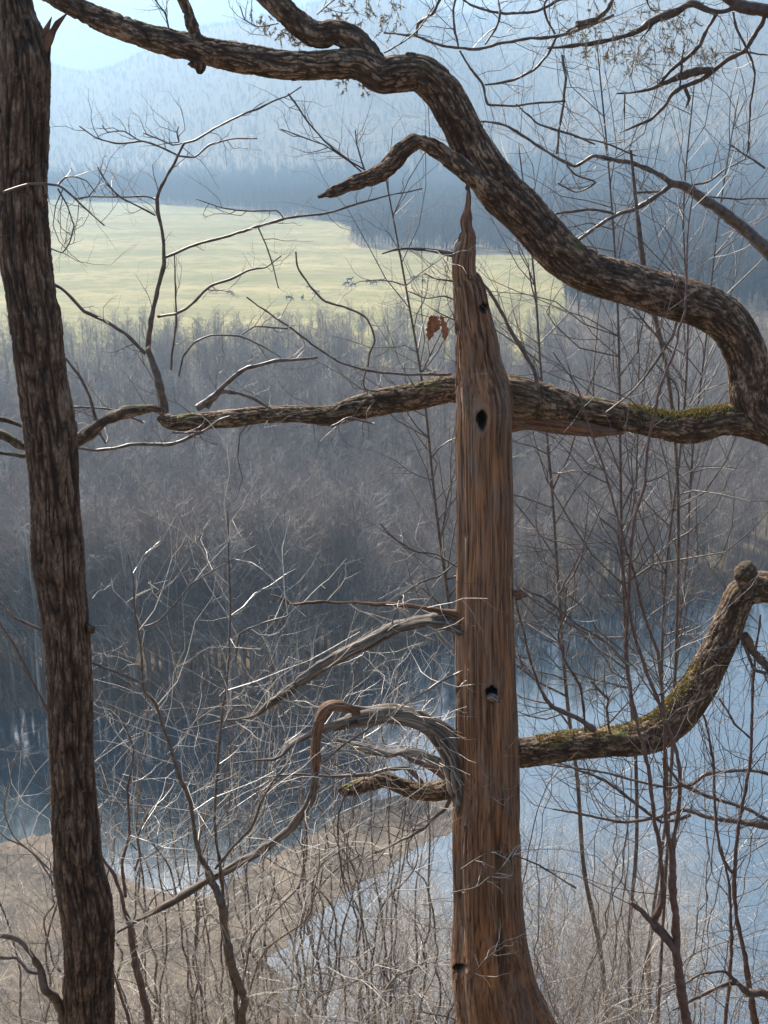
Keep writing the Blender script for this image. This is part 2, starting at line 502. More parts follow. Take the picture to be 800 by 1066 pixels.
YS_THIN = True
def trace(pts, Y, step=0.02, wob=0.0):
    """(u, v, width[, Y]) picture measurements -> real points with real radii"""
    out = []
    for q in pts:
        yy = q[3] if len(q) > 3 else Y
        p, D = P(q[0], q[1], yy)
        p = p + np.array([0, rng.normal(0, wob), 0]) if wob else p
        w_ = q[2] * (0.74 if q[2] < 8 and YS_THIN else 1.0)
        out.append([*p, w_ * 0.5 * D / F_PX])
    r = spline(out, min(step, 0.012) if wob or step >= 0.02 else step, 0.55 if out[len(out) // 2][3] < 0.014 else 1.0)
    ph = rng.uniform(0, 90)
    n = len(r); sarc = np.concatenate([[0], np.cumsum(np.linalg.norm(np.diff(r[:, :3], axis=0), axis=1))])
    env = np.clip(np.minimum(sarc, sarc[-1] - sarc) / 0.05, 0, 1)
    for ax in range(3):
        q = np.stack([sarc * 16 + ph, np.full(n, ax * 7.7 + ph), np.zeros(n)], -1)
        r[:, ax] += (vnoise(q) * 0.30 + vnoise(q * 2.7) * 0.16) * np.minimum(r[:, 3] + 0.004, 0.011) * env * (r[:, 3] < 0.035)
    q = np.stack([sarc * 42 + ph, np.zeros(n), np.zeros(n)], -1)
    r[:, 3] *= 1 + np.where(r[:, 3] > 0.03, 0.0, np.clip(0.16 * (0.03 / (r[:, 3] + 0.012)), 0, 0.2)) * vnoise(q)
    return r
SPR = 1.6
def sprout(mb, path, n, L, r, depth=1, start=0.1, up=0.1, kids=3, kink=0.30, ang=(0.6, 1.2), flat=0.7):
    m = len(path); n = int(math.ceil(n * SPR)); L = L * 1.35
    for k in range(n):
        i = int(np.clip((start + (1 - start) * (k + rng.random()) / n) * (m - 1), 0, m - 2))
        t = unit(path[min(i + 2, m - 1), :3] - path[max(i - 2, 0), :3])
        sd = side_dir(t, rng.uniform(*ang)); sd[1] *= flat; sd = unit(sd)
        grow(mb, path[i, :3], sd, L * rng.uniform(0.4, 1.2), min(r, path[i, 3] * 0.8) * rng.uniform(0.6, 1.0), depth, 5, kink, up, kids)

def bark_disp(amp, sc=70, st=0.30, lumps=0.10, seed=0.0):
    """furrowed bark: flat topped plates between V shaped cracks"""
    def f(c, rr, th, s):
        q = c * np.array([sc, sc, sc * st]) * 0.8 + seed
        w = np.stack([vnoise(q * 0.7 + 9.1), vnoise(q * 0.7 + 31.7), vnoise(q * 0.6 + 3.3)], -1)
        a = np.abs(vnoise(q + w * 0.9)); b = np.abs(vnoise(q * np.array([1.9, 1.9, 2.1]) + 5.5 + w * 0.6))
        cr = np.clip(a / 0.34, 0, 1) ** 0.8 * (0.55 + 0.45 * np.clip(b / 0.25, 0, 1))
        fine = vnoise(c * np.array([sc * 2.6, sc * 2.6, sc * 1.2]) + seed)
        big = fbm(c * np.array([7, 7, 3.2]) + seed, 2)
        mid = vnoise(c * np.array([22, 22, 13.0]) + seed)
        g = np.clip(cr * 0.8 + 0.14 * fine + 0.10 * mid, 0, 1)
        return (cr - 0.7) * amp + fine * amp * 0.22 + big * lumps * rr + mid * lumps * 0.35 * rr, g
    return f

# ------------------------------------------------------------------ 1. leaning oak at the left
def edges(rows):
    return [((a + b) / 2, y, b - a) for a, b, y in rows]
LEFT = edges([(-5, 26, -60), (-4, 29, -20), (-3, 32, 0), (-2, 38, 20), (-1, 45, 38), (0, 50, 60), (1, 50, 100), (1, 49, 150), (0, 48, 200), (1, 51, 260), (6, 57, 300), (11, 64, 338),
              (15, 66, 367), (20, 69, 400), (25, 77, 440), (28, 79, 460), (32, 81, 500), (34, 82, 533), (34, 87, 580), (38, 88, 604), (45, 93, 650), (49, 95, 700), (51, 96, 760),
              (53, 97, 799), (55, 101, 850), (57, 106, 900), (61, 113, 930), (64, 117, 955), (67, 117, 1000), (67, 118, 1066), (60, 124, 1110), (48, 138, 1150)])
YL = 3.35
oak = empty('oak_tree', P(90, 1140, YL)[0], 'nearest thick furrowed oak trunk running up the left edge, broken stub near its top', 'tree')
mb = MB(); mb.tube(trace(LEFT, YL, 0.005), 150, bark_disp(0.009, 102, 0.12, 0.10, 3.0)); mb.build('trunk', M['oak_bark'], oak)
mb = MB()
for pts in ([(38, 50, 14), (44, 38, 10), (50, 26, 6), (54, 17, 1.5)], [(44, 52, 12), (52, 38, 9), (60, 24, 7), (70, 13, 1.5)], [(50, 70, 6), (52, 56, 4), (54, 42, 1)]):
    mb.tube(trace(pts, YL, 0.01), 12, bark_disp(0.003, 60, 0.15, 0.1))
mb.build('broken_stub', M['red_wood'], oak)
mb = MB()
mb.tube(trace([(98, 655, 8), (92, 655, 14)], YL - 0.03, 0.004), 14, bark_disp(0.004, 90, 0.5, 0.2)); mb.build('knot', M['oak_bark'], oak)
mb = MB()
for pts in ([(50, 294, 5), (62, 300, 5), (75, 309, 5), (88, 325, 6), (105, 333, 5), (130, 348, 6), (152, 368, 6)],
            [(3, 200, 3, YL - .2), (30, 192, 4, YL - .2), (60, 193, 3, YL - .2), (75, 203, 3, YL - .2), (90, 218, 2.4, YL - .2), (108, 235, 2, YL - .2)],
            [(60, 193, 2.5), (68, 185, 2.4), (78, 184, 2), (90, 188, 2), (100, 200, 1.5)],
            [(96, 690, 4), (118, 698, 4), (150, 713, 4)],
            [(46, 658, 5), (30, 650, 4), (15, 643, 4), (0, 630, 3), (-20, 610, 3)],
            [(48, 740, 4), (35, 712, 3), (15, 672, 3), (-5, 640, 2)],
            [(52, 258, 2), (66, 262, 2.2), (73, 250, 2), (77, 235, 2)], [(60, 196, 2.2), (70, 215, 2), (78, 236, 1.8)]):
    pth = trace(pts, YL + 0.05, 0.03, 0.004); mb.tube(pth, 8)
    sprout(mb, pth, 3, 0.16, 0.0022, 1, 0.3)
mb.build('twigs', M['twig'], oak)

# ------------------------------------------------------------------ 2. the great limbed oak whose trunk stands off to the right
YO = 4.25
limbed = empty('limbed_oak', (2.25, 4.5, ground_z(2.25, 4.5) - 0.2), 'big gnarled oak reaching in from the right with serpentine mossy limbs', 'tree')
mb = MB()
tr = spline([[2.25, 4.5, -4.6, .30], [2.2, 4.45, -3.3, .22], [2.08, 4.4, -2.2, .19], [1.98, 4.35, -1.3, .17], [2.1, 4.4, 0, .15], [2.2, 4.5, 1.6, .12], [2.1, 4.6, 3.2, .07]], 0.02)
mb.tube(tr, 64, bark_disp(0.006, 60, 0.25, 0.12)); mb.build('trunk', M['oak_bark'], limbed)
BIG = [(960, 470, 60, 4.33), (870, 455, 56, 4.3), (822, 446, 50), (792, 432, 46), (783, 412, 44), (780, 388, 40), (774, 362, 41), (759, 336, 42), (733, 319, 43), (700, 309, 44), (655, 296, 44), (612, 283, 46), (580, 260, 47),
       (551, 228, 46), (524, 200, 46), (505, 175, 42), (489, 148, 39), (473, 117, 38), (458, 92, 38), (438, 76, 38), (415, 76, 38), (396, 78, 36), (374, 66, 33), (345, 67, 29), (300, 68, 28), (250, 60, 28),
       (200, 50, 26), (150, 37, 25), (105, 20, 24), (70, 2, 22), (30, -22, 22), (-20, -50, 20)]
mb = MB(); big = trace(BIG, YO, 0.006); mb.tube(big, 96, bark_disp(0.0085, 112, 0.21, 0.16, 1.0))
for pts in ([(423, 68, 15), (427, 60, 14), (428, 54, 9)], [(205, 62, 22), (208, 70, 13), (208, 77, 5)], [(306, 78, 14), (306, 84, 5)], [(204, 42, 15), (198, 18, 12), (188, -10, 10), (180, -40, 8)]):
    mb.tube(trace(pts, YO - 0.01, 0.006), 24, bark_disp(0.007, 112, 0.24, 0.2, 2.0))
# spur ending in a dead broken tip
mb.tube(trace([(520, 205, 24), (497, 186, 22), (475, 170, 19), (455, 156, 17), (436, 147, 17), (420, 155, 19), (408, 170, 20), (392, 182, 17), (370, 190, 15), (348, 199, 12), (331, 205, 7)], YO - 0.05, 0.006), 48, bark_disp(0.007, 112, 0.24, 0.2, 5.0))
# upper fork
mb.tube(trace([(395, 80, 26), (382, 58, 26), (368, 42, 25), (350, 33, 23), (333, 36, 25), (318, 30, 24), (300, 14, 23), (280, -5, 22), (255, -30, 20), (230, -50, 18)], YO + 0.02, 0.006), 64, bark_disp(0.0075, 112, 0.22, 0.2, 7.0))
limb1 = mb.build('limb', M['limb_bark'], limbed)
mb = MB()
for pts in ([(176, 30, 2.6), (172, 15, 2.4), (160, -2, 2)], [(330, 15, 2), (345, 2, 2), (360, -10, 1.5)], [(290, 24, 2), (270, 28, 2), (255, 20, 2), (250, 6, 1.5)],
            [(382, 178, 3), (365, 168, 3), (340, 148, 3), (318, 122, 3), (300, 97, 2.4)], [(378, 180, 2.5), (360, 165, 2.2), (335, 150, 2), (310, 140, 2), (292, 134, 1.6)], [(380, 178, 2.4), (372, 150, 2), (370, 135, 2)]):
    pth = trace(pts, YO, 0.03, 0.004); mb.tube(pth, 6); sprout(mb, pth, 5, 0.14, 0.002, 1, 0.1)
mb.build('twigs', M['twig'], limb1)
# long level limb passing behind the snag and on behind the left trunk
LOW = [(960, 480, 50, 4.33), (870, 462, 46, 4.3), (812, 445, 40), (775, 437, 36), (750, 438, 32), (722, 444, 34), (700, 444, 31), (672, 439, 29), (640, 432, 29), (600, 425, 31), (560, 417, 38, 4.2), (535, 413, 44, 4.16), (500, 408, 36, 4.22), (470, 404, 28),
       (430, 413, 29), (400, 418, 28), (370, 425, 24), (342, 433, 22), (300, 431, 18), (250, 434, 18), (200, 440, 18), (180, 440, 15), (165, 433, 9)]
mb = MB(); low = trace(LOW, YO, 0.006); mb.tube(low, 80, bark_disp(0.0075, 112, 0.24, 0.18, 11.0))
mb.tube(trace([(170, 430, 7), (160, 424, 8), (142, 427, 11), (125, 432, 12), (104, 440, 12), (84, 456, 14), (55, 466, 12), (25, 464, 9), (0, 452, 8), (-40, 448, 8)], YO - 0.25, 0.008), 32, bark_disp(0.004, 66, 0.36, 0.2))
mb.tube(trace([(55, 466, 8), (25, 474, 7), (0, 472, 6), (-40, 468, 6)], YO - 0.25, 0.01), 16, bark_disp(0.003, 66, 0.36, 0.2))
mb.tube(trace([(28, 445, 6), (5, 438, 6), (-30, 432, 6)], YO - 0.25, 0.01), 16, bark_disp(0.003, 66, 0.36, 0.2))
limb2 = mb.build('limb', M['moss_bark'], limbed)
mb = MB()
V = [[(172, 430, 9), (168, 408, 9), (163, 388, 9), (155, 364, 7), (157, 335, 7), (163, 302, 7), (172, 270, 6), (168, 240, 5), (163, 207, 5), (172, 186, 4), (181, 170, 4), (187, 158, 3.4), (192, 149, 3.4), (205, 144, 3.2), (225, 133, 3), (248, 122, 3), (280, 107, 2.4), (298, 100, 2), (314, 90, 1.6)],
     [(185, 162, 3), (203, 163, 3), (218, 150, 3), (240, 145, 2.4), (268, 144, 1.8)], [(184, 161, 3), (165, 152, 3), (148, 147, 2.8), (120, 149, 2.4), (100, 143, 2.2), (83, 131, 2)], [(146, 147, 2), (128, 136, 2), (112, 137, 2), (106, 130, 1.6)],
     [(190, 149, 2), (180, 151, 2), (165, 145, 2), (149, 138, 2)], [(186, 148, 2), (184, 138, 2), (186, 131, 1.5)], [(162, 207, 3), (148, 204, 2.4), (115, 205, 2.2), (95, 204, 2), (80, 208, 1.6)],
     [(162, 224, 3), (145, 215, 2.6), (122, 203, 2.4), (108, 186, 2.2), (101, 174, 2)], [(172, 268, 4), (200, 256, 4), (235, 246, 4), (265, 236, 4), (300, 227, 3.6), (340, 222, 3), (375, 211, 2.6), (402, 204, 2), (440, 196, 1.6)],
     [(296, 228, 2), (288, 219, 2), (260, 220, 2), (235, 217, 1.8), (203, 207, 1.5)], [(268, 235, 2), (276, 252, 2), (284, 275, 1.8), (290, 300, 1.5)], [(164, 330, 4), (185, 325, 4), (200, 316, 4), (220, 297, 4), (240, 291, 3.4), (260, 281, 3), (278, 277, 2.4), (293, 266, 2)],
     [(178, 385, 3), (180, 365, 3), (184, 335, 2.4), (183, 300, 2.2), (182, 265, 1.8)], [(186, 392, 3), (190, 372, 3), (203, 356, 3), (220, 349, 2.8), (250, 350, 2.4), (275, 360, 2), (292, 372, 1.4)], [(252, 348, 2), (265, 340, 2.4), (285, 340, 2.2), (300, 342, 2)],
     [(216, 425, 6), (228, 409, 6), (240, 407, 5), (258, 412, 4.5), (272, 420, 4.5), (285, 428, 4)], [(205, 425, 8), (222, 414, 8), (233, 402, 7), (245, 390, 6), (262, 382, 6), (285, 376, 5), (308, 374, 4.4), (331, 372, 3)],
     [(150, 440, 4), (128, 430, 3.4), (105, 425, 3), (70, 424, 3)], [(180, 450, 3), (210, 450, 3.4)], [(240, 434, 3), (228, 438, 4), (210, 450, 4), (180, 462, 5), (155, 463, 5), (125, 465, 4.4), (100, 470, 4), (80, 465, 3), (40, 452, 2)],
     [(100, 445, 5), (96, 420, 4.4), (85, 395, 3.8), (68, 372, 3)], [(110, 462, 3), (100, 445, 4)],
     [(308, 262, 2), (311, 280, 2.6), (325, 300, 3), (340, 313, 3), (372, 324, 3), (384, 334, 3), (391, 354, 3), (385, 368, 3), (383, 383, 3)], [(257, 309, 2), (280, 326, 2.6), (305, 343, 3), (330, 362, 3), (352, 376, 3.2), (375, 383, 3.6), (400, 388, 4), (440, 390, 4), (470, 389, 4)],
     [(382, 384, 2), (379, 395, 2), (380, 405, 2.4), (395, 408, 3)], [(390, 441, 3), (365, 436, 3), (345, 444, 4)], [(630, 430, 3), (660, 405, 3), (685, 375, 4), (700, 350, 4), (705, 335, 4)], [(700, 367, 3), (680, 345, 3), (660, 322, 3)],
     [(707, 428, 3), (706, 408, 3), (700, 395, 3), (682, 378, 3)], [(560, 403, 7), (555, 382, 6), (541, 358, 6), (530, 340, 5), (515, 312, 5), (502, 294, 4)]]
for i, pts in enumerate(V):
    pth = trace(pts, YO - 0.12, 0.03, 0.006); mb.tube(pth, 8)
    sprout(mb, pth, max(3, int(len(pth) / 14)), 0.13, 0.0022, 2, 0.12, 0.15, 3)
sprout(mb, low, 16, 0.3, 0.003, 2, 0.55, 0.1, 3)
mb.build('twigs', M['twig'], limb2)
# moss cushions on the level limb
def fuzz(mb, path, lo, hi, n, h, spread=0.9):
    m = len(path)
    for k in range(n):
        i = int(rng.uniform(lo, hi) * (m - 1)); p, r = path[i, :3], path[i, 3]
        t = unit(path[min(i + 1, m - 1), :3] - path[max(i - 1, 0), :3])
        up = unit(np.array([0, 0, 1.0]) - t * t[2]); sd = np.cross(t, up)
        a = rng.normal(0, spread * 0.45); d = up * math.cos(a) + sd * math.sin(a)
        q = p + d * r * 0.98
        w = rng.uniform(0.0012, 0.003); e = unit(d + rng.normal(0, 0.5, 3)) * rng.uniform(0.4, 1) * h
        x = unit(np.cross(e, rng.normal(size=3))) * w
        mb.quads([q - x, q + x, q + e + x * 0.3, q + e - x * 0.3], [[0, 1, 2, 3]])
def near_frac(path, u, v, Y):
    p = P(u, v, Y)[0]
    return float(np.argmin(np.linalg.norm(path[:, :3] - p, axis=1))) / (len(path) - 1)
mb = MB()
a, b = sorted((near_frac(low, 772, 436, YO), near_frac(low, 648, 434, YO)))
fuzz(mb, low, a, b, 4600, 0.011)
a, b = sorted((near_frac(low, 625, 429, YO), near_frac(low, 400, 418, YO)))
fuzz(mb, low, a, b, 500, 0.006)
mb.build('moss', M['moss'], limb2, False)
# lower limb: swings down from a knob at the right and runs behind the snag
L3 = [(960, 640, 44, 4.4), (860, 625, 36, 4.4), (815, 614, 33), (790, 611, 32), (773, 618, 30), (764, 636, 29), (754, 662, 32), (741, 690, 34), (727, 716, 36), (708, 741, 38), (686, 760, 38), (660, 769, 34), (630, 773, 31), (595, 776, 31), (560, 782, 31), (530, 786, 30), (500, 800, 26), (470, 820, 22), (440, 824, 18), (415, 818, 15),
      (398, 811, 15), (380, 817, 14), (362, 823, 11), (352, 822, 5)]
mb = MB(); l3 = trace(L3, YO, 0.006); mb.tube(l3, 80, bark_disp(0.0075, 112, 0.24, 0.2, 21.0))
mb.tube(trace([(780, 618, 20), (778, 605, 20), (777, 594, 21), (776, 586, 12)], YO - 0.03, 0.005), 32, bark_disp(0.005, 70, 0.5, 0.3))
limb3 = mb.build('limb', M['moss_bark'], limbed)
mb = MB()
for pts in ([(620, 760, 8), (600, 748, 7), (575, 735, 6), (562, 715, 5), (550, 680, 4), (541, 640, 3), (530, 600, 2)],
            [(636, 765, 3), (632, 740, 4), (634, 728, 4), (615, 710, 3)], [(610, 762, 4), (608, 735, 3.6), (603, 712, 4), (590, 690, 3.4), (582, 663, 3), (588, 640, 2.6), (590, 610, 2)],
            [(470, 815, 8), (452, 800, 8), (430, 790, 7), (415, 784, 7), (390, 782, 5), (360, 772, 4)], [(472, 825, 7), (463, 842, 5), (455, 848, 5), (442, 862, 4.4), (425, 872, 4), (405, 882, 3), (390, 890, 2)],
            [(440, 815, 7), (425, 800, 6), (405, 800, 6), (385, 806, 5), (345, 808, 4), (310, 806, 3), (265, 812, 2)], [(362, 822, 5), (353, 845, 3), (352, 880, 2.4), (358, 920, 2)],
            [(775, 660, 9), (790, 685, 8), (810, 705, 8)], [(768, 655, 5), (785, 695, 5), (800, 700, 5)]):
    pth = trace(pts, YO - 0.03, 0.02, 0.006); mb.tube(pth, 10, bark_disp(0.001, 90, 0.4, 0.15)); sprout(mb, pth, 9, 0.22, 0.003, 2, 0.2, 0.05, 3)
sprout(mb, l3, 22, 0.32, 0.003, 2, 0.35, 0.12, 3)
mb.build('twigs', M['twig'], limb3)
mb = MB()
a, b = sorted((near_frac(l3, 740, 690, YO), near_frac(l3, 560, 782, YO)))
fuzz(mb, l3, a, b, 5200, 0.010); fuzz(mb, l3, a * 0.3, a, 500, 0.008); fuzz(mb, l3, 0.80, 0.99, 500, 0.008)
mb.build('moss', M['moss'], limb3, False)

# ------------------------------------------------------------------ 3. standing dead cedar
YS = 3.95
SN = edges([(486, 489, 192), (484, 491, 203), (481, 492, 222), (479, 495, 242), (474, 496, 256), (470, 496, 270), (470, 497, 286), (470, 503, 294), (471, 507, 305), (472, 511, 325), (473, 518, 350), (474, 523, 378), (474, 531, 402), (475, 536, 425), (475, 534, 448), (475, 534, 480), (476, 536, 533),
            (476, 536, 600), (475, 538, 680), (475, 540, 740), (475, 542, 790), (472, 543, 840), (471, 544, 890), (472, 546, 940), (470, 551, 985), (470, 558, 1020), (473, 567, 1050), (474, 580, 1075), (462, 600, 1110), (440, 620, 1150)])
snag = empty('cedar_snag', P(520, 1120, YS)[0], 'dead standing cedar without bark, reddish brown grain and knot holes, centre right', 'dead tree')
def snag_disp(c, rr, th, s):
    z = s[:, None]
    tw = th[None] + 0.10 * np.sin(z * 1.7) + 0.12 * z
    flute = 0.050 * np.cos(3 * tw + 0.8) + 0.04 * np.cos(5 * tw + 1.5 * np.sin(z * 0.9)) + 0.03 * np.cos(9 * tw + 2.2 * z * 0.3)
    flute = flute * np.clip(z / 1.0, 0.3, 1)
    q = c * np.array([34, 34, 1.3])
    w = 0.5 * vnoise(c * np.array([20, 20, 3.0]))[..., None]
    a = np.abs(vnoise(q + w)); b = np.abs(vnoise(q * 2.3 + 7.7 + w))
    deep = np.clip(a / 0.10, 0, 1) ; thin = np.clip(b / 0.16, 0, 1)
    gate = np.clip(vnoise(c * np.array([9, 9, 1.6]) + 3.0) * 2 + 0.7, 0, 1)
    deep = 1 - (1 - deep) * gate
    fine = vnoise(c * np.array([130, 130, 5]))
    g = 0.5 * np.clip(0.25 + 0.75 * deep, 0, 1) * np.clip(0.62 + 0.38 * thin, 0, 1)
    return rr * (flute - 0.05) + (deep - 1) * 0.014 + (thin - 1) * 0.006 + fine * 0.0022, g
mb = MB(); mb.tube(trace(SN, YS, 0.007), 220, snag_disp)
KN = [(502, 436, 12, 17, 1.6, 0.050), (503.5, 321, 10, 11, 1.0, 0.03), (512, 722, 13, 15, 1.2, 0.045), (480, 1009, 17, 11, 1.0, 0.045)]
VV, GG = mb.v[0], mb.g[0]
D_ = VV[:, 1] * CP - VV[:, 2] * SP
uu = 400 + VV[:, 0] / D_ * F_PX; vv = 533 - (VV[:, 1] * SP + VV[:, 2] * CP) / D_ * F_PX
for (ku, kv, kw, kh, tail, dep) in KN:
    dv = (vv - kv); hh = np.where(dv > 0, kh * tail, kh) / 2
    ww = kw / 2 * np.where(dv > 0, 1 - 0.5 * np.clip(dv / (kh * tail / 2), 0, 1.2), 1)
    d2 = ((uu - ku) / ww) ** 2 + (dv / hh) ** 2
    d2 = d2 * (1 + 0.35 * vnoise(VV * np.array([110, 110, 60])))
    front_ = VV[:, 1] < YS
    inn = front_ & (d2 < 1); lip = front_ & (d2 >= 1) & (d2 < 3.6)
    VV[inn, 1] += dep * (1 - d2[inn]) ** 0.5
    GG[inn] = 0.03 + 0.26 * d2[inn] ** 2  # dark inside of the knot hole painted into the colour, blackest mid-hole
    VV[lip, 1] -= 0.006 * np.sin((d2[lip] - 1) / 2.6 * math.pi)
trunk = mb.build('trunk', M['cedar'], snag)
front = lambda u, v, w: YS - w * 0.5 * P(u, v, YS)[1] / F_PX
# plug of a broken branch in the lower knot
mb = MB(); mb.tube(trace([(509, 727, 9, front(512, 722, 62) + 0.02), (514, 726, 9, front(512, 722, 62) - 0.012), (521, 731, 5, front(512, 722, 62) - 0.03)], YS, 0.003), 18, bark_disp(0.001, 120, 0.3, 0.1)); mb.build('branch_stub', M['grey_wood'], snag)
# peeled stub under the oak limb
mb = MB(); mb.tube(trace([(505, 430, 46), (530, 432, 38), (550, 433, 30), (580, 438, 25), (610, 444, 19), (635, 448, 13), (650, 450, 5)], YO - 0.02, 0.008), 48, lambda c, rr, th, s: 0.006 * vnoise(c * np.array([50, 50, 3])) + 0.12 * rr * np.cos(3 * th + s[:, None])); mb.build('peeled_stub', M['red_wood'], snag)
mb = MB(); mb.tube(trace([(536, 620, 12), (543, 618, 10), (549, 620, 6)], YS, 0.004), 14); mb.build('branch_stub', M['red_wood'], snag)
def fibre(c, rr, th, s):
    a = np.abs(vnoise(c * np.array([75, 75, 5]) + 4.4)); cr = np.clip(a / 0.2, 0, 1)
    return 0.12 * rr * np.cos(2 * th + 4 * s[:, None]) + rr * 0.22 * vnoise(c * np.array([60, 60, 9])) + (cr - 1) * rr * 0.28 + rr * 0.16 * vnoise(c * np.array([20, 20, 14])), 0.5 * (0.35 + 0.65 * cr)
def dead_branch(pts, mat, tw=6, Y=YS, tk='twig_pale_lit', k=28, name='dead_branch', L=0.22):
    mb = MB(); pth = trace(pts, Y, 0.02 if pts[len(pts) // 2][2] < 14 else 0.006)
    mb.tube(pth, k, fibre)
    o = mb.build(name, M[mat], snag)
    if tw:
        t = MB(); sprout(t, pth, tw, L, 0.0028, 1, 0.1, 0.08, 3, 0.25); t.build('twigs', M[tk], o)
    return pth
dead_branch([(398, 264, 2), (412, 260, 4), (430, 259, 5), (450, 261, 6), (475, 266, 9)], 'grey_wood', 4)
dead_branch([(281, 619, 1), (296, 624, 5), (306, 629, 6), (330, 627, 5.5), (362, 627, 5), (400, 629, 6), (440, 632, 7), (480, 642, 10)], 'red_wood', 4)
dead_branch([(190, 760, 1.5, YS + .15), (225, 752, 3, YS + .1), (262, 746, 5, YS + .05), (285, 731, 8), (305, 716, 10), (330, 697, 11), (358, 682, 12), (385, 668, 13), (415, 653, 13), (440, 646, 14), (462, 648, 16), (482, 655, 18)], 'grey_wood', 14)
dead_branch([(238, 796, 1.5, YS - .25), (262, 792, 3, YS - .2), (288, 789, 6, YS - .18), (302, 776, 8, YS - .15), (325, 764, 9, YS - .12), (350, 755, 12, YS - .1), (378, 748, 18, YS - .08), (405, 745, 20, YS - .06), (432, 749, 20, YS - .04), (456, 762, 21), (472, 785, 24), (478, 815, 26), (482, 850, 14)], 'grey_wood', 14)
dead_branch([(372, 742, 9, YS - .12), (354, 735, 12, YS - .18), (340, 738, 14, YS - .2), (333, 752, 14, YS - .2), (330, 775, 12, YS - .2), (329, 800, 9, YS - .2), (327, 818, 6, YS - .2)], 'red_wood', 3)
dead_branch([(329, 795, 7, YS - .2), (327, 818, 9, YS - .2), (317, 843, 9, YS - .2), (298, 866, 10, YS - .2), (272, 885, 10, YS - .22), (245, 902, 9.5, YS - .25), (215, 918, 8.5, YS - .27), (180, 938, 8, YS - .3), (150, 955, 5.5, YS - .3), (122, 971, 3, YS - .3)], 'brown_wood', 12)
dead_branch([(360, 735, 7, YS - .1), (385, 740, 8), (420, 748, 7), (455, 762, 8)], 'grey_wood', 6)
dead_branch([(350, 770, 5), (375, 776, 9), (400, 784, 9), (425, 783, 9), (450, 790, 10), (478, 806, 12)], 'grey_wood', 10)
dead_branch([(330, 800, 1.5, YS - .2), (355, 778, 3, YS - .2), (385, 758, 3, YS - .2), (420, 735, 3, YS - .2), (455, 712, 3, YS - .1), (478, 700, 3)], 'grey_wood', 10, YS, 'twig_pale_lit', 8)
dead_branch([(478, 335, 2), (460, 327, 2), (445, 318, 1.6)], 'grey_wood', 2, YS, 'twig', 6)
for pts in ([(474, 312, 3), (462, 308, 2.6), (445, 310, 2.2), (425, 303, 1.6)], [(474, 293, 3), (455, 290, 2.6), (442, 284, 2)], [(476, 590, 3), (455, 578, 3), (430, 572, 3), (410, 560, 3), (396, 545, 2)],
            [(476, 585, 2), (460, 598, 3), (436, 607, 3), (418, 622, 3), (405, 660, 2)], [(545, 612, 4, YS - .1), (570, 625, 4, YS - .2), (600, 650, 4, YS - .3), (630, 668, 4, YS - .35), (655, 692, 4, YS - .4)],
            [(470, 930, 2, YS - .2), (500, 922, 3, YS - .2), (535, 892, 1.5, YS - .25)], [(480, 905, 2, YS - .2), (505, 890, 2.4, YS - .2), (525, 887, 2.4, YS - .2), (560, 900, 3, YS - .2), (600, 925, 3, YS - .2)],
            [(487, 1023, 2, YS - .25), (505, 1000, 2.6, YS - .25), (525, 985, 2, YS - .25), (529, 973, 1.5, YS - .25)]):
    dead_branch(pts, 'grey_wood', 4, YS, 'twig_pale_lit', 6, 'twig', 0.1)

# dead leaf hanging at the snag's left
def leaf(mb, c, L, w, d, nrm):
    d = unit(np.array(d, float)); s = unit(np.cross(d, nrm)); n = unit(np.cross(s, d))
    prof = [0.06, 0.55, 0.35, 0.9, 0.55, 1.0, 0.6, 0.75, 0.3, 0.02]
    V = []
    for i, f in enumerate(prof):
        t = i / (len(prof) - 1)
        cup = n * L * 0.18 * math.sin(t * 2.6)
        for q in (-1, 0, 1):
            V.append(c + d * L * t + s * w * 0.5 * f * q + cup + n * abs(q) * w * 0.28)
    F = []
    for i in range(len(prof) - 1):
        for q in (0, 1): F.append([i * 3 + q, i * 3 + q + 1, i * 3 + q + 4, i * 3 + q + 3])
    mb.quads(V, F)
mb = MB(); c0 = P(451, 328, YS - .05)[0]
for dx, dl, w, nn in ((-0.008, 0.085, 0.036, (0.2, -1, 0)), (0.006, 0.065, 0.042, (-0.4, -1, 0)), (0.020, 0.088, 0.036, (0.7, -1, 0.1)), (0.006, 0.055, 0.045, (0.1, -1, 0.4))):
    leaf(mb, c0 + np.array([dx, rng.normal(0, .006), 0]), dl, w, (dx * 8 - 0.05, -0.1, -1), np.array(nn, float))
mb.tube(np.array([[*c0, .0008], [*(c0 + [0.008, 0, 0.015]), .0008], [*P(445, 318, YS)[0], .001]]), 5)
tag(mb.build('dead_leaf', M['leaf']), 'curled russet dead oak leaves hanging from a twig left of the snag', 'leaf')

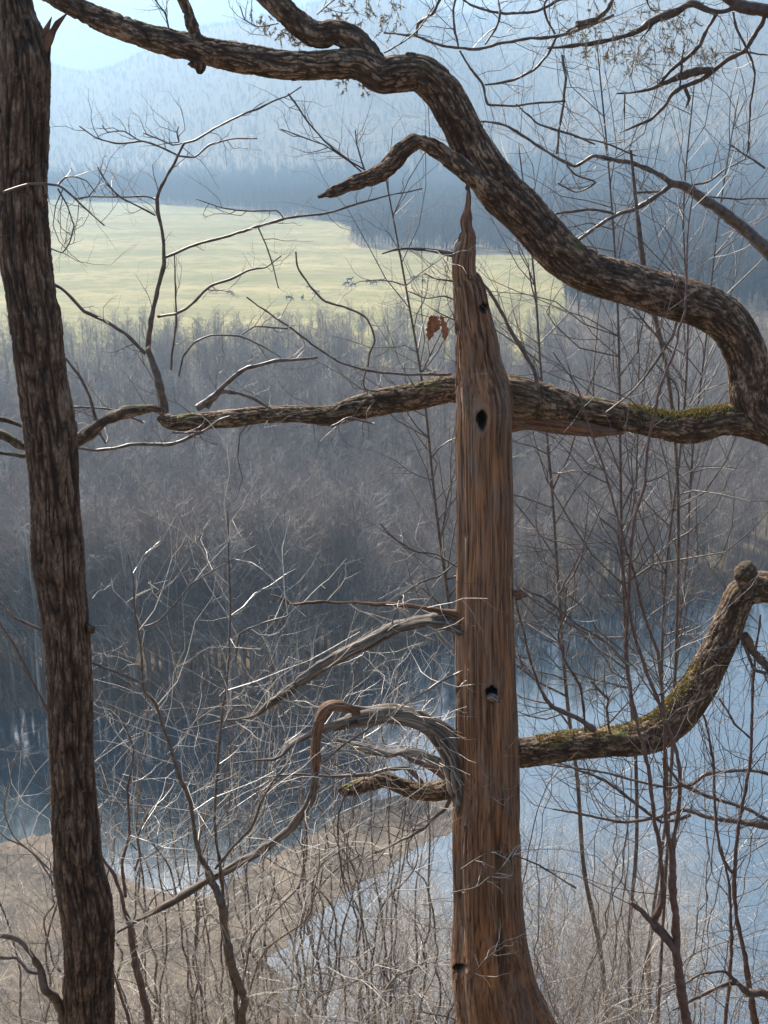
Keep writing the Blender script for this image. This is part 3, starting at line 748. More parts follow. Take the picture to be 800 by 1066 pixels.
# ------------------------------------------------------------------ 4. trees whose branches come in at the upper right
YJ = 5.2
jun = empty('juniper_tree', (3.2, 6.0, ground_z(3.2, 6.0)), 'dark juniper reaching in at the top right corner with sparse needle sprays', 'tree')
mb = MB(); mb.tube(spline([[3.2, 6.0, -7, .2], [3.0, 5.8, -3, .16], [2.75, 5.5, 0, .12], [2.5, 5.3, 0.9, .10], [2.6, 5.4, 2.5, .05]], 0.05), 24, bark_disp(0.004, 60, .1, .1)); mb.build('trunk', M['twig_dark'], jun)
J = [[(960, 40, 16), (860, 25, 14), (815, 16, 13), (790, 10, 13), (768, 4, 12), (752, -6, 9)],
     [(765, 8, 7), (748, 12, 7), (735, 10, 7), (720, 4, 8), (702, 12, 9), (682, 20, 9), (660, 34, 7), (640, 40, 6), (615, 45, 6), (590, 48, 5), (570, 50, 3)],
     [(748, 12, 5), (738, 28, 5), (728, 46, 6), (712, 62, 6), (698, 74, 6), (686, 88, 5)], [(720, 4, 5), (735, 12, 4), (745, 13, 5)],
     [(798, 12, 7), (793, 26, 7), (783, 42, 7), (774, 54, 7), (757, 62, 7), (742, 74, 7), (728, 84, 6), (710, 90, 6), (700, 97, 5), (692, 110, 4.4), (676, 124, 4), (660, 132, 3.4), (646, 138, 2)],
     [(742, 72, 6), (725, 74, 9), (708, 79, 8), (694, 85, 6), (680, 92, 4), (662, 96, 3), (642, 97, 2)], [(764, 12, 3), (768, 30, 3), (774, 48, 3.4), (784, 64, 3.4), (787, 82, 3.4), (782, 110, 3), (781, 140, 2.4), (778, 158, 2)],
     [(708, 90, 2.4), (710, 62, 2.6), (714, 45, 2)], [(714, 92, 4), (717, 102, 5), (715, 112, 1.6)], [(650, 97, 2.4), (651, 112, 2.2), (650, 124, 1.4)],
     [(600, 26, 8), (620, 20, 7), (632, 10, 7), (640, -4, 7), (648, -20, 7)], [(612, 22, 3), (600, 27, 3), (590, 33, 2)], [(684, 22, 2), (676, 30, 2.4), (668, 40, 2)], [(672, -5, 3), (678, 8, 3), (684, 12, 2.4)]]
mb = MB(); pj = []
for pts in J:
    pth = trace(pts, YJ, 0.02, 0.01); mb.tube(pth, 12, bark_disp(0.002, 70, .3, .2)); sprout(mb, pth, 3, 0.2, 0.002, 1, 0.2, -0.02, 3); pj.append(pth)
lj = mb.build('limb', M['twig_dark'], jun)
def spray(mb, c, n, size, d=(0, 0, -1)):
    n = int(n * 1.5); size *= 0.8
    for k in range(n):
        q = c + rng.normal(0, size * 0.42, 3); dd = unit(np.array(d) + rng.normal(0, 0.7, 3))
        e = dd * size * rng.uniform(0.3, 0.8)
        mb.tube(np.array([[*q, 0.0011], [*(q + e), 0.0006]]), 3)
        for j in range(16):
            b = q + e * rng.uniform(0.1, 1.0); x = unit(dd * 0.9 + rng.normal(0, 0.6, 3)) * rng.uniform(0.008, 0.018)
            s = unit(np.cross(x, rng.normal(size=3))) * 0.0017
            mb.quads([b - s, b + s, b + x + s * .3, b + x - s * .3], [[0, 1, 2, 3]])
mb = MB()
for u, v, n, sz in ((606, 30, 14, .12), (618, 42, 12, .12), (632, 48, 10, .1), (655, 38, 8, .1), (663, 50, 14, .12), (680, 52, 16, .13), (700, 25, 7, .09), (705, 42, 10, .1), (716, 22, 10, .1), (732, 48, 14, .14), (738, 60, 10, .1), (622, 8, 8, .1), (672, 6, 7, .1), (410, 5, 10, .12), (405, 16, 8, .1), (690, 14, 5, .08)):
    spray(mb, P(u, v, YJ)[0], n, sz)
for u, v, n, sz in ((272, 18, 6, .08), (295, 30, 7, .09), (305, 38, 6, .07), (312, 46, 4, .05), (352, 10, 6, .1), (372, 14, 6, .1), (385, 5, 7, .1), (360, 85, 4, .04), (378, 92, 4, .04), (350, 22, 5, .08)):
    spray(mb, P(u, v, YO + 0.1)[0], n, sz * 0.8)
mb.build('foliage', M['needle'], jun, False)

YB = 6.0
arch = empty('arching_tree', (3.9, 6.6, ground_z(3.9, 6.6)), 'slender bare tree arching in from the right edge behind the serpentine limb', 'tree')
mb = MB(); mb.tube(spline([[3.9, 6.6, -8, .13], [3.6, 6.4, -5, .11], [3.2, 6.2, -2.5, .09], [2.6, 6.05, -1.35, .06], [2.35, 6.0, -0.9, .045]], 0.05), 20, bark_disp(0.003, 60, .3, .1)); mb.build('trunk', M['twig'], arch)
A = [[(870, 325, 18), (830, 292, 16), (800, 262, 15), (776, 238, 13), (755, 222, 12), (732, 207, 10), (714, 194, 9), (700, 191, 8), (690, 184, 7), (672, 174, 7), (655, 168, 6), (635, 165, 6), (617, 162, 5), (600, 173, 5), (580, 164, 4.4), (556, 148, 4), (530, 132, 4), (505, 126, 3), (485, 130, 2)],
     [(702, 192, 7), (685, 202, 7), (665, 215, 7), (645, 222, 6), (625, 234, 6), (602, 250, 5), (590, 266, 3)], [(640, 222, 4), (620, 218, 4), (600, 220, 4), (578, 222, 3)], [(697, 196, 3), (680, 200, 3), (662, 200, 2.6)],
     [(700, 190, 3), (725, 192, 3), (740, 188, 3), (755, 175, 2.6), (775, 165, 2), (782, 145, 2)], [(590, 172, 3), (600, 182, 3), (620, 190, 2.6), (600, 200, 2), (580, 190, 2)], [(797, 175, 3), (775, 160, 2.4), (760, 150, 2)], [(715, 197, 2), (740, 205, 2.6), (770, 207, 2.6), (805, 206, 2)],
     [(400, 33, 3), (430, 37, 3.4), (460, 47, 3.6), (495, 51, 4), (520, 45, 4), (550, 40, 4), (580, 38, 4.4), (610, 28, 4), (640, 15, 4)], [(470, -10, 3), (490, 4, 3.4), (510, 12, 4), (530, 15, 4), (560, 10, 4), (585, -2, 4)],
     [(505, 88, 3), (535, 83, 3.4), (556, 72, 4), (572, 55, 4), (580, 38, 4)], [(579, 35, 3), (570, 20, 3.4), (567, 5, 3.6), (575, -8, 4)], [(434, 36, 3), (436, 24, 4), (450, 14, 4), (460, -4, 4)], [(478, 50, 3), (473, 30, 3), (472, 10, 3), (476, -8, 3)],
     [(479, 52, 3), (490, 70, 3.4), (504, 86, 3.4), (508, 108, 3.4), (535, 110, 3), (562, 107, 3), (588, 105, 2.6)], [(586, 57, 4), (588, 80, 4), (588, 104, 4), (583, 132, 3.6), (579, 160, 3)], [(537, 108, 2.4), (560, 128, 3), (590, 138, 3), (620, 150, 2.4)],
     [(505, 46, 3), (515, 32, 3.4), (520, 18, 3), (519, -6, 3)], [(400, 55, 2), (420, 44, 2.2), (437, 30, 2), (452, 6, 2)], [(800, 57, 2), (780, 54, 2), (765, 50, 2)], [(600, 142, 2.6), (632, 150, 2.6), (662, 162, 2.6)]]
mb = MB()
for pts in A:
    pth = trace(pts, YB, 0.03, 0.02); mb.tube(pth, 8, bark_disp(0.001, 70, .3, .1)); sprout(mb, pth, max(4, len(pth) // 12), 0.28, 0.0028, 2, 0.1, 0.1, 3)
mb.build('limb', M['twig'], arch)

# ------------------------------------------------------------------ 5. traced saplings
def sapling(lines, Y, mat, label, group=None, tw=(6, 0.4, 0.003), mat2='twig', cat='sapling', name='sapling', base=None):
    u, v = lines[0][0][:2]
    b, D = P(u, v, Y)
    if base is None: base = b.copy(); base[2] = float(ground_z(b[0], b[1])) - 0.05
    e = empty(name, base, label, cat, group)
    st, t = MB(), MB()
    for i, pts in enumerate(lines):
        pth = trace(pts, Y, 0.03, 0.012)
        if i == 0:
            root = np.array([[*base, pth[0, 3] * 1.5]])
            pth = np.vstack([spline(np.vstack([root, pth[:1]]), 0.06)[:-1], pth])
        st.tube(pth, 10, lambda c, rr, th, s: 0.12 * rr * vnoise(c * 60))
        sprout(t, pth, max(2, int(tw[0] * len(pth) / 70)), tw[1], tw[2], 2, 0.15 if i else 0.3, 0.12, 3, 0.3, (0.6, 1.2), 0.8)
    st.build('stem', M[mat], e); t.build('twigs', M[mat2], e)
    return e
sapling([[(718, 1090, 11), (715, 1066, 11), (709, 1030, 10), (704, 984, 9), (703, 950, 8), (700, 924, 8), (700, 891, 8), (704, 868, 6), (707, 849, 5.6), (707, 800, 5), (700, 768, 5), (690, 742, 5), (676, 706, 4.6), (664, 672, 4.4), (657, 640, 4), (650, 600, 3), (645, 560, 2.6), (625, 540, 2)],
         [(700, 890, 6), (695, 868, 5.6), (694, 830, 5), (693, 780, 5), (690, 733, 4.6), (687, 683, 4.4), (672, 645, 4), (660, 597, 3.6), (652, 570, 3), (630, 490, 2.6), (616, 452, 2.4), (600, 402, 2), (575, 365, 1.6)],
         [(703, 988, 9), (692, 975, 9), (682, 964, 8), (690, 936, 6), (688, 900, 6), (681, 850, 5.6), (675, 800, 5.4), (664, 755, 5), (656, 720, 5), (653, 690, 5), (654, 640, 4.6), (656, 580, 4.6), (661, 534, 4.4), (672, 502, 4.2), (677, 457, 4.2), (685, 407, 4), (692, 387, 4), (700, 367, 4), (708, 345, 3.6), (712, 325, 3.2), (717, 290, 2.6), (718, 240, 2.2), (724, 190, 1.6)],
         [(682, 964, 7), (670, 952, 7), (656, 938, 6)], [(653, 692, 4), (630, 668, 3.6), (600, 655, 3), (575, 640, 2.6), (540, 612, 2)]],
        3.7, 'stem_red', 'forked reddish sapling right of the snag, its thin stems crossing both mossy limbs', tw=(5, 0.45, 0.003))
sapling([[(790, 1090, 8), (787, 1066, 8), (777, 1004, 7), (766, 949, 6), (764, 906, 6), (769, 869, 5), (777, 824, 4.6), (780, 790, 4.4), (784, 740, 4), (786, 690, 3.6), (792, 640, 3)],
         [(764, 908, 5), (757, 900, 4.6), (750, 886, 4.4), (745, 849, 4), (742, 799, 3.6), (735, 750, 3), (715, 720, 2.6)], [(756, 1090, 5), (756, 1066, 5), (762, 999, 5), (760, 924, 4), (750, 880, 3)], [(783, 770, 3), (765, 752, 3), (748, 725, 2.4)]],
        4.6, 'stem_red', 'thin dark sapling with narrow forks at the lower right edge', tw=(6, 0.5, 0.003))
sapling([[(254, 1090, 8), (252, 1062, 8), (254, 1044, 8), (243, 1008, 8), (235, 979, 9), (231, 939, 9), (219, 915, 8), (212, 895, 7), (205, 874, 6), (199, 840, 5.4), (184, 799, 5), (175, 772, 4.6), (161, 733, 4.2), (150, 713, 4), (148, 680, 3), (142, 640, 2.6), (140, 600, 2), (133, 578, 1.6)],
         [(247, 1090, 6), (246, 1066, 6), (243, 1030, 6), (236, 1000, 6), (235, 980, 7)], [(231, 938, 5), (228, 905, 5), (225, 849, 4.4), (226, 799, 4), (232, 745, 3.6), (238, 690, 3), (240, 640, 2.6), (239, 580, 2.2), (236, 533, 1.6)],
         [(224, 905, 4), (245, 880, 4), (262, 862, 3.6), (272, 835, 3), (290, 805, 2)], [(148, 655, 2.4), (165, 648, 2.4), (185, 625, 2.4), (200, 608, 2), (240, 583, 2), (268, 568, 1.4)], [(245, 690, 2), (250, 660, 2.4), (275, 648, 2.4), (300, 640, 2), (312, 630, 1.4)]],
        3.6, 'twig', 'twin stemmed brown sapling crossing the hanging dead branch at lower left', tw=(5, 0.34, 0.0026), mat2='twig_pale_lit')
sapling([[(157, 1090, 8), (154, 1060, 8), (147, 1031, 8), (140, 999, 8), (135, 964, 7), (130, 936, 6), (120, 912, 5), (107, 893, 4), (95, 860, 3)], [(130, 936, 5), (127, 899, 4.4), (135, 868, 4), (133, 824, 3.6), (139, 780, 2.6), (120, 740, 2)],
         [(141, 905, 2.6), (147, 885, 2.8), (144, 870, 2.6), (155, 845, 2)], [(135, 1070, 5), (128, 1045, 4), (118, 1010, 3)]],
        3.7, 'stem_red', 'slim brown sapling just right of the left oak trunk base', tw=(5, 0.34, 0.0026), mat2='twig_pale_lit')
sapling([[(70, 1100, 12), (64, 1066, 11), (60, 1046, 10), (50, 1026, 9), (42, 1008, 8), (34, 992, 7), (20, 981, 7), (0, 975, 7), (-30, 970, 6)], [(44, 1014, 6), (30, 1010, 5), (15, 1002, 5), (0, 997, 5), (-20, 985, 4)]],
        3.3, 'twig', 'curved low branch arching left from the foot of the left oak', tw=(5, 0.3, 0.0026), mat2='twig_pale_lit')
sapling([[(815, 1070, 9), (808, 1045, 8), (795, 1033, 8), (778, 1033, 8), (768, 1022, 7), (758, 1022, 6), (740, 1030, 5), (720, 1040, 4), (700, 1050, 3)], [(768, 1022, 5), (755, 1012, 4), (735, 1010, 3.6), (715, 1020, 3), (690, 1035, 2)]],
        4.3, 'twig_dark', 'dark low bent branch at the bottom right corner', tw=(8, 0.3, 0.003))
sapling([[(850, 870, 9), (800, 858, 8), (770, 856, 7), (740, 850, 6), (715, 846, 6), (690, 849, 5), (650, 855, 4), (600, 846, 3), (575, 842, 2)], [(850, 850, 7), (800, 856, 5), (785, 846, 5), (770, 838, 5), (740, 830, 5), (710, 816, 5), (700, 805, 4), (690, 790, 3)],
         [(850, 815, 6), (810, 808, 6), (780, 803, 5), (755, 805, 5), (735, 808, 5), (720, 816, 4.6), (695, 819, 4), (660, 812, 3.6), (630, 806, 3), (600, 800, 2.6), (560, 795, 2)], [(720, 850, 5), (690, 855, 4), (660, 835, 4), (630, 812, 3.6), (600, 800, 3), (575, 790, 2)]],
        5.6, 'twig', 'low spreading tree with grey level branches over the bright water at right', tw=(9, 0.5, 0.0035), cat='tree', name='spreading_tree', base=np.array([2.9, 5.9, -6.3]))

# pale broken stem and slope trees
def slope_tree(u, v, Y, lean, label, group, mat='twig', r=0.05, kids=26, L=1.5, low=0.45, fine='twig', pale=False, name='bare_tree', cat='tree', seed=0, depth=2, kink=0.12):
    top, D = P(u, v, Y)
    bx = top[0] + lean
    base = np.array([bx, Y + rng.uniform(-.3, .3), 0.0]); base[2] = float(ground_z(base[0], base[1])) - 0.1
    H = top[2] - base[2]
    e = empty(name, base, label, cat, group)
    n = 12; pts = []
    off = np.zeros(3)
    for i in range(n + 1):
        t = i / n
        off = off + rng.normal(0, kink * 0.35, 3) * np.array([1, 1, 0]) * H / n * 3
        q = base + (top - base) * t + off * (t * (1 - t) * 2)
        pts.append([*q, r * (1 - 0.9 * t) + 0.003])
    pth = spline(pts, 0.15)
    st = MB(); st.tube(pth, 10, lambda c, rr, th, s: 0.12 * rr * vnoise(c * 50)); st.build('trunk', M[mat], e)
    t = MB(); sprout(t, pth, kids, L, r * 0.42, depth, low, 0.10, 4, 0.26, (0.6, 1.2), 1.0); t.build('crown', M[fine], e)
    return e
G1 = 'bare trees rising behind the serpentine limb'
slope_tree(622, 48, 9.0, 1.2, 'slim bare tree with tall straight leader behind the right limb, leaning left', G1, 'twig', 0.024, 34, 1.3, 0.55)
slope_tree(724, 78, 10.0, 0.5, 'tall bare tree with upswept twigs left of the arching branch at upper right', G1, 'twig', 0.024, 34, 1.3, 0.55)
slope_tree(770, 95, 11.0, 0.2, 'bare upright tree nearest the upper right edge', G1, 'twig', 0.024, 34, 1.4, 0.55)
slope_tree(540, 150, 10.0, 1.6, 'bare tree leaning left between snag tip and serpentine limb', G1, 'twig', 0.03, 28, 1.2, 0.55)
slope_tree(400, 175, 9.0, 1.5, 'thin bare tree whose twigs show left of the snag tip', G1, 'twig', 0.028, 24, 1.0, 0.6, fine='twig')
e = empty('broken_sapling', np.array([1.85, 6.1, ground_z(1.85, 6.1)]), 'straight broken stem standing behind the serpentine limb at upper right', 'sapling')
mb = MB(); pth = trace([(657, 156, 4, 5.8), (660, 190, 5, 5.8), (665, 235, 6, 5.8), (670, 275, 7, 5.8)], 5.8, 0.03); pth = np.vstack([spline([pth[0], pth[len(pth)//2], pth[-1], [1.62, 5.95, -2.2, .009], [1.85, 6.1, -7.2, .011]], 0.05)])
mb.tube(pth, 10, lambda c, rr, th, s: 0.15 * rr * vnoise(c * 60)); mb.build('stem', M['twig'], e)
mb = MB(); sprout(mb, pth, 14, 0.5, 0.003, 2, 0.05, 0.2, 3); mb.build('twigs', M['twig'], e)

# ------------------------------------------------------------------ 6. brush on the slope below
def shrub(u, v, Y, n, spread, L, r, mat, fine, label, group, depth=2, kids=5, start=0.4, fr=0.45):
    top, D = P(u, v, Y)
    base = np.array([top[0], Y, float(ground_z(top[0], Y)) - 0.1])
    H = top[2] - base[2]
    e = empty('brush_shrub', base, label, 'shrub', group)
    st, t = MB(), MB()
    for k in range(n):
        b = base + np.array([rng.normal(0, .15), rng.normal(0, .15), 0])
        tip = base + np.array([rng.normal(0, spread), rng.normal(0, spread), H * rng.uniform(0.78, 1.02)])
        m = (b + tip) / 2 + np.array([rng.normal(0, .28), rng.normal(0, .2), H * 0.12]); m2 = b * 0.22 + tip * 0.78 + np.array([rng.normal(0, .22), rng.normal(0, .15), H * 0.03])
        pth = spline([[*b, r * 1.3], [*m, r * 0.75], [*m2, r * 0.45], [*tip, r * 0.12]], 0.08)
        pth[:, :2] += np.stack([vnoise(np.stack([np.arange(len(pth)) * .33 + k * 9.1, np.full(len(pth), j_ * 5.5), np.full(len(pth), u * .7)], -1)) for j_ in (0, 1)], -1) * 0.035
        st.tube(pth, 5)
        sprout(t, pth, kids, L, r * fr, depth, start, 0.06, 4, 0.30, (0.6, 1.25), 1.0)
    st.build('stems', M[mat], e); t.build('twigs', M[fine], e)
    return e
GL = 'sunlit tangled shrubs below the snag branches'
GLL = [(110, 600, 9, 'just right of the left oak at mid height'), (165, 575, 10, 'tallest of those right of the left oak'), (215, 620, 8.5, 'midway between the left oak and the grey dead branches'),
       (262, 590, 10, 'with its top left of the thin red dead branch'), (310, 650, 9, 'directly behind the thin red dead branch'), (350, 575, 11, 'rising above the thin red dead branch'),
       (400, 545, 9.5, 'tallest one left of the snag'), (440, 570, 9, 'close against the left side of the snag'), (330, 880, 8, 'at the tip of the grey shoal'), (410, 860, 8.5, 'below the mossy broken limb end'), (385, 800, 8, 'under the bend of the grey dead branch'), (160, 660, 8, 'leaning right of the left oak above the water'), (240, 680, 9, 'left of the long grey dead branch'), (300, 700, 8.5, 'behind the long grey dead branch'), (120, 720, 8, 'low beside the left oak over the dark water'),
       (200, 730, 8, 'low over the dark water left of the hanging dead branch'), (20, 740, 8, 'in the gap left of the left oak'), (300, 760, 8, 'low behind the bend of the hanging dead branch'),
       (380, 700, 8, 'between the two grey dead branches'), (440, 690, 8.5, 'against the snag between its grey dead branches')]
for u, v, Y, where in GLL:
    shrub(u, v, Y, 3, 0.55, 1.0, 0.013, 'twig', 'twig_pale_lit' if rng.random() < 0.6 else 'twig', 'sunlit bare shrub ' + where, GL, 2, 6)
GR = 'bare shrubs over the water at right'
GRL = [(580, 560, 9, 'rising just right of the snag'), (660, 560, 11, 'behind the forked reddish sapling'), (700, 540, 11, 'above the rising part of the lower mossy limb'),
       (740, 520, 10, 'with its top left of the knob of the lower limb'), (780, 500, 11, 'above the knob of the lower limb at the right edge'), (570, 640, 9, 'low against the right side of the snag'),
       (720, 600, 12, 'inside the elbow of the lower mossy limb'), (765, 660, 9, 'below the knob of the lower limb'), ]
for u, v, Y, where in GRL:
    shrub(u, v, Y, 2, 0.6, 0.9, 0.008, 'twig', 'twig_pale_lit' if rng.random() < 0.5 else 'twig', 'bare shrub over the water ' + where, GR, 2, 6)
GB = 'dense bare brush along the foot of the picture'
for k in range(42):
    u = -20 + 840 * (k + rng.random()) / 42
    v = rng.uniform(880, 1000) if u < 560 else rng.uniform(860, 960)
    shrub(u, v, rng.uniform(5.6, 9.5), 4, 0.7, 0.72, 0.0042, 'twig_pale_lit' if k % 2 else 'twig', 'twig' if rng.random() < 0.5 else 'twig_pale_lit', 'leafless twiggy bush among the low brush at the foot of the picture', GB, 2, 15, 0.3, 0.62)
GP = 'pale glittering thickets above the near shore'
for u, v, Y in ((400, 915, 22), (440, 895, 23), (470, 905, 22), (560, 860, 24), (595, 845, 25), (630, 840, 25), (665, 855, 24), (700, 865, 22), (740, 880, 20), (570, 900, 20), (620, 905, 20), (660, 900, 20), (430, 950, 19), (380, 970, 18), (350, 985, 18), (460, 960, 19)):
    shrub(u, v, Y, 16, 1.1, 1.1, 0.016, 'twig', 'twig_pale_lit', 'pale sunlit thicket shining against the blue water', GP, 2, 13, 0.76, 0.9)  # sparkle of the backlit brush painted through the pale twig colour

# ------------------------------------------------------------------ 7. wood on the far bank
def forest_proto(seed, H, spread, n1, r, kid=4, bend=0.05):
    """trunk and crown meshes of one bare tree standing at the origin"""
    tr, cr = MB(), MB()
    pts = [[0, 0, -0.5, r * 1.2]]; x = y = 0
    for i in range(1, 7):
        x += rng.normal(0, bend * H / 6); y += rng.normal(0, bend * H / 6)
        pts.append([x, y, H * i / 6, r * (1 - 0.88 * i / 6)])
    pth = spline(pts, H / 14)
    tr.tube(pth, 5)
    m = len(pth)
    for k in range(n1):
        f = 0.25 + 0.74 * (k + rng.random()) / n1
        i = min(int(f * (m - 1)), m - 2)
        a = rng.uniform(0, 2 * math.pi); el = rng.uniform(0.5, 1.15)
        d = np.array([math.cos(a) * math.cos(el), math.sin(a) * math.cos(el), math.sin(el)])
        L = spread * (1.15 - 0.75 * f) * rng.uniform(0.7, 1.2)
        q = pth[i, :3].copy(); rr = pth[i, 3] * 0.5; P0 = [np.array([*q, rr])]
        for s in range(3):
            d = unit(d + rng.normal(0, 0.15, 3) + np.array([0, 0, .12])); q = q + d * L / 3; P0.append(np.array([*q, rr * (0.75 - 0.22 * s)]))
        cr.tube(np.array(P0), 3)
        for j in range(kid):
            w = rng.uniform(0.6, 2.9); ii = min(int(w), 2); b = P0[ii] * (1 - (w - ii)) + P0[ii + 1] * (w - ii)
            e = unit(d + rng.normal(0, 0.55, 3) + np.array([0, 0, .2])) * L * rng.uniform(0.25, 0.5)
            mid = b[:3] + e * 0.5 + rng.normal(0, 0.05 * L, 3)
            cr.tube(np.array([[*b[:3], max(b[3] * .5, .012)], [*mid, .012], [*(b[:3] + e), .006]]), 3)
            for jj in range(3):
                g = unit(e / np.linalg.norm(e) + rng.normal(0, 0.5, 3)) * L * rng.uniform(0.12, 0.25)
                cr.tube(np.array([[*mid, .010], [*(mid + g), .005]]), 3)
    return tr, cr
protos = []
for k in range(7):
    protos.append(forest_proto(k, 12.0, 4.3, 26, 0.13, 6))
pmesh = [(a.mesh('trunk', M['forest_pale' if i == 6 else 'forest']), b.mesh('crown', M['forest_pale' if i == 6 else 'forest'])) for i, (a, b) in enumerate(protos)]
spots = []
tries = 0
while len(spots) < 2400 and tries < 60000:
    tries += 1
    y = rng.uniform(96, 266); x = rng.uniform(-0.42, 0.42) * y
    d = y - float(bank_y(x))
    if d < 0.6: continue
    if y > 225 and not (x > 0.17 * y) and rng.random() < (y - 225) / 45 * 0.75 + 0.12 * math.sin(x * 0.11): continue
    spots.append((x, y, d))
for k in range(80):
    x = -52 + k * 1.15 + rng.normal(0, .5); spots.append((x, float(bank_y(x)) + rng.uniform(0.8, 5), 3))
for k in range(70):
    x = rng.uniform(-50, 2); spots.append((x, float(bank_y(x)) + rng.uniform(3, 14), 7))
spots.sort(key=lambda s: s[1])
def tree_h(x, y, d):
    h = 13.0 if x < 0 else 11.0
    if d < 8: h = 18.8 if x < -2 else 11.5
    if y > 215: h = 9.5 if x > 0 else 7.5
    return h * rng.uniform(0.72, 1.12)
zones = [('bare tree on the far bank with its foot at the dark water', 'bare trees along the far water edge'),
         ('bare grey tree in the wooded flat between river and pasture', 'bare trees in the wooded river flat'),]
made = 0; more = []; src = {}
for (x, y, d) in spots:
    h = tree_h(x, y, d); sc = h / 12.0; a = rng.uniform(0, 6.28); z = float(ground_z(x, y)); v = int(rng.integers(0, 7))
    if v == 6 and rng.random() < 0.15: v = 2
    if made < 296:
        lab, grp = zones[0] if d < 9 else zones[1]
        e = empty('bare_tree', (x, y, z), lab, 'tree', grp)
        e.scale = (sc, sc, sc); e.rotation_euler = (0, 0, a)
        for nm, me in zip(('trunk', 'crown'), pmesh[v]):
            o = bpy.data.objects.new(nm, me); COL.objects.link(o); o.parent = e; src[(v, nm)] = o
        made += 1
    else:
        more.append((x, y, z, sc, a, v))
def scatter(name, pts, sources):
    """one object that repeats the standing trees over many points"""
    me = bpy.data.meshes.new(name)
    me.from_pydata([p[:3] for p in pts], [], [])
    for nm, ty, col in (('sc', 'FLOAT', 3), ('rz', 'FLOAT', 4), ('pick', 'INT', 5)):
        at = me.attributes.new(nm, ty, 'POINT'); at.data.foreach_set('value', [p[col] for p in pts])
    o = bpy.data.objects.new(name, me); COL.objects.link(o)
    ng = bpy.data.node_groups.new(name, 'GeometryNodeTree')
    ng.interface.new_socket('Geometry', in_out='INPUT', socket_type='NodeSocketGeometry')
    ng.interface.new_socket('Geometry', in_out='OUTPUT', socket_type='NodeSocketGeometry')
    N, Lk = ng.nodes, ng.links
    gi, go = N.new('NodeGroupInput'), N.new('NodeGroupOutput')
    def attr(nm, ty):
        a = N.new('GeometryNodeInputNamedAttribute'); a.data_type = ty; a.inputs[0].default_value = nm; return a.outputs[0]
    cz = N.new('ShaderNodeCombineXYZ'); Lk.new(attr('rz', 'FLOAT'), cz.inputs[2])
    cs_ = N.new('ShaderNodeCombineXYZ'); sc_ = attr('sc', 'FLOAT')
    for i in range(3): Lk.new(sc_, cs_.inputs[i])
    jn = N.new('GeometryNodeJoinGeometry')
    for which, ob in sources:
        cmp_ = N.new('FunctionNodeCompare'); cmp_.data_type = 'INT'; cmp_.operation = 'EQUAL'
        Lk.new(attr('pick', 'INT'), cmp_.inputs[2]); cmp_.inputs[3].default_value = which
        oi = N.new('GeometryNodeObjectInfo'); oi.inputs[0].default_value = ob; oi.inputs['As Instance'].default_value = True
        ip = N.new('GeometryNodeInstanceOnPoints')
        Lk.new(gi.outputs[0], ip.inputs['Points']); Lk.new(cmp_.outputs[0], ip.inputs['Selection'])
        Lk.new(oi.outputs['Geometry'], ip.inputs['Instance'])
        Lk.new(cz.outputs[0], ip.inputs['Rotation']); Lk.new(cs_.outputs[0], ip.inputs['Scale'])
        Lk.new(ip.outputs[0], jn.inputs[0])
    Lk.new(jn.outputs[0], go.inputs[0])
    md = o.modifiers.new('scatter', 'NODES'); md.node_group = ng
    return o
tag(scatter('bare_wood', more, [(k[0], o) for k, o in src.items()]), 'mass of bare grey trees filling the wooded flat behind the river', 'wood', kind='stuff')
# undergrowth of the wood: thin upright rods and shoots between the trunks
ug = MB()
for k in range(9000):
    y = rng.uniform(96, 262); x = rng.uniform(-0.42, 0.42) * y
    if y - float(bank_y(x)) < 0.2: continue
    if k % 4 == 0: y = float(bank_y(x)) + rng.uniform(-1.2, 5)
    b = np.array([x, y, float(ground_z(x, y)) - 0.1])
    for j in range(9):
        e = np.array([rng.normal(0, .5), rng.normal(0, .5) - (1.0 if k % 4 == 0 else 0), rng.uniform(0.5, 2.8)]); q = b + np.array([rng.normal(0, .5), rng.normal(0, .5), 0]); w_ = unit(rng.normal(size=3) * [1, 1, 0]) * 0.02
        ug.quads([q - w_, q + w_, q + e + w_ * .3, q + e - w_ * .3], [[0, 1, 2, 3]])
tag(ug.build('undergrowth', M['forest'], None, False), 'grey leafless undergrowth between the trunks of the river wood', 'undergrowth', kind='stuff')

# wooded hills and the belt at the back of the pasture: many tiny crowns, one mass
def blades(n, H, W):
    V, F = [], []
    for k in range(n):
        a = rng.uniform(0, 6.28); el = rng.uniform(0.75, 1.45)
        d = np.array([math.cos(a) * math.cos(el), math.sin(a) * math.cos(el), math.sin(el)])
        b = np.array([0, 0, H * rng.uniform(0.1, 0.55)]); L = H * rng.uniform(0.3, 0.5)
        s = unit(np.cross(d, rng.normal(size=3))) * W * rng.uniform(0.5, 1)
        i = len(V); V += [b - s, b + s, b + d * L + s * 0.25, b + d * L - s * 0.25]; F.append([i, i + 1, i + 2, i + 3])
    i = len(V)
    for s in (np.array([W, 0, 0]), np.array([0, W, 0])):
        i = len(V); V += [-s, s, s * .3 + [0, 0, H], -s * .3 + [0, 0, H]]; F.append([i, i + 1, i + 2, i + 3])
    return np.array(V), np.array(F)
bl = [blades(30, 15, 0.15) for _ in range(6)]
hw = MB(); cnt = 0
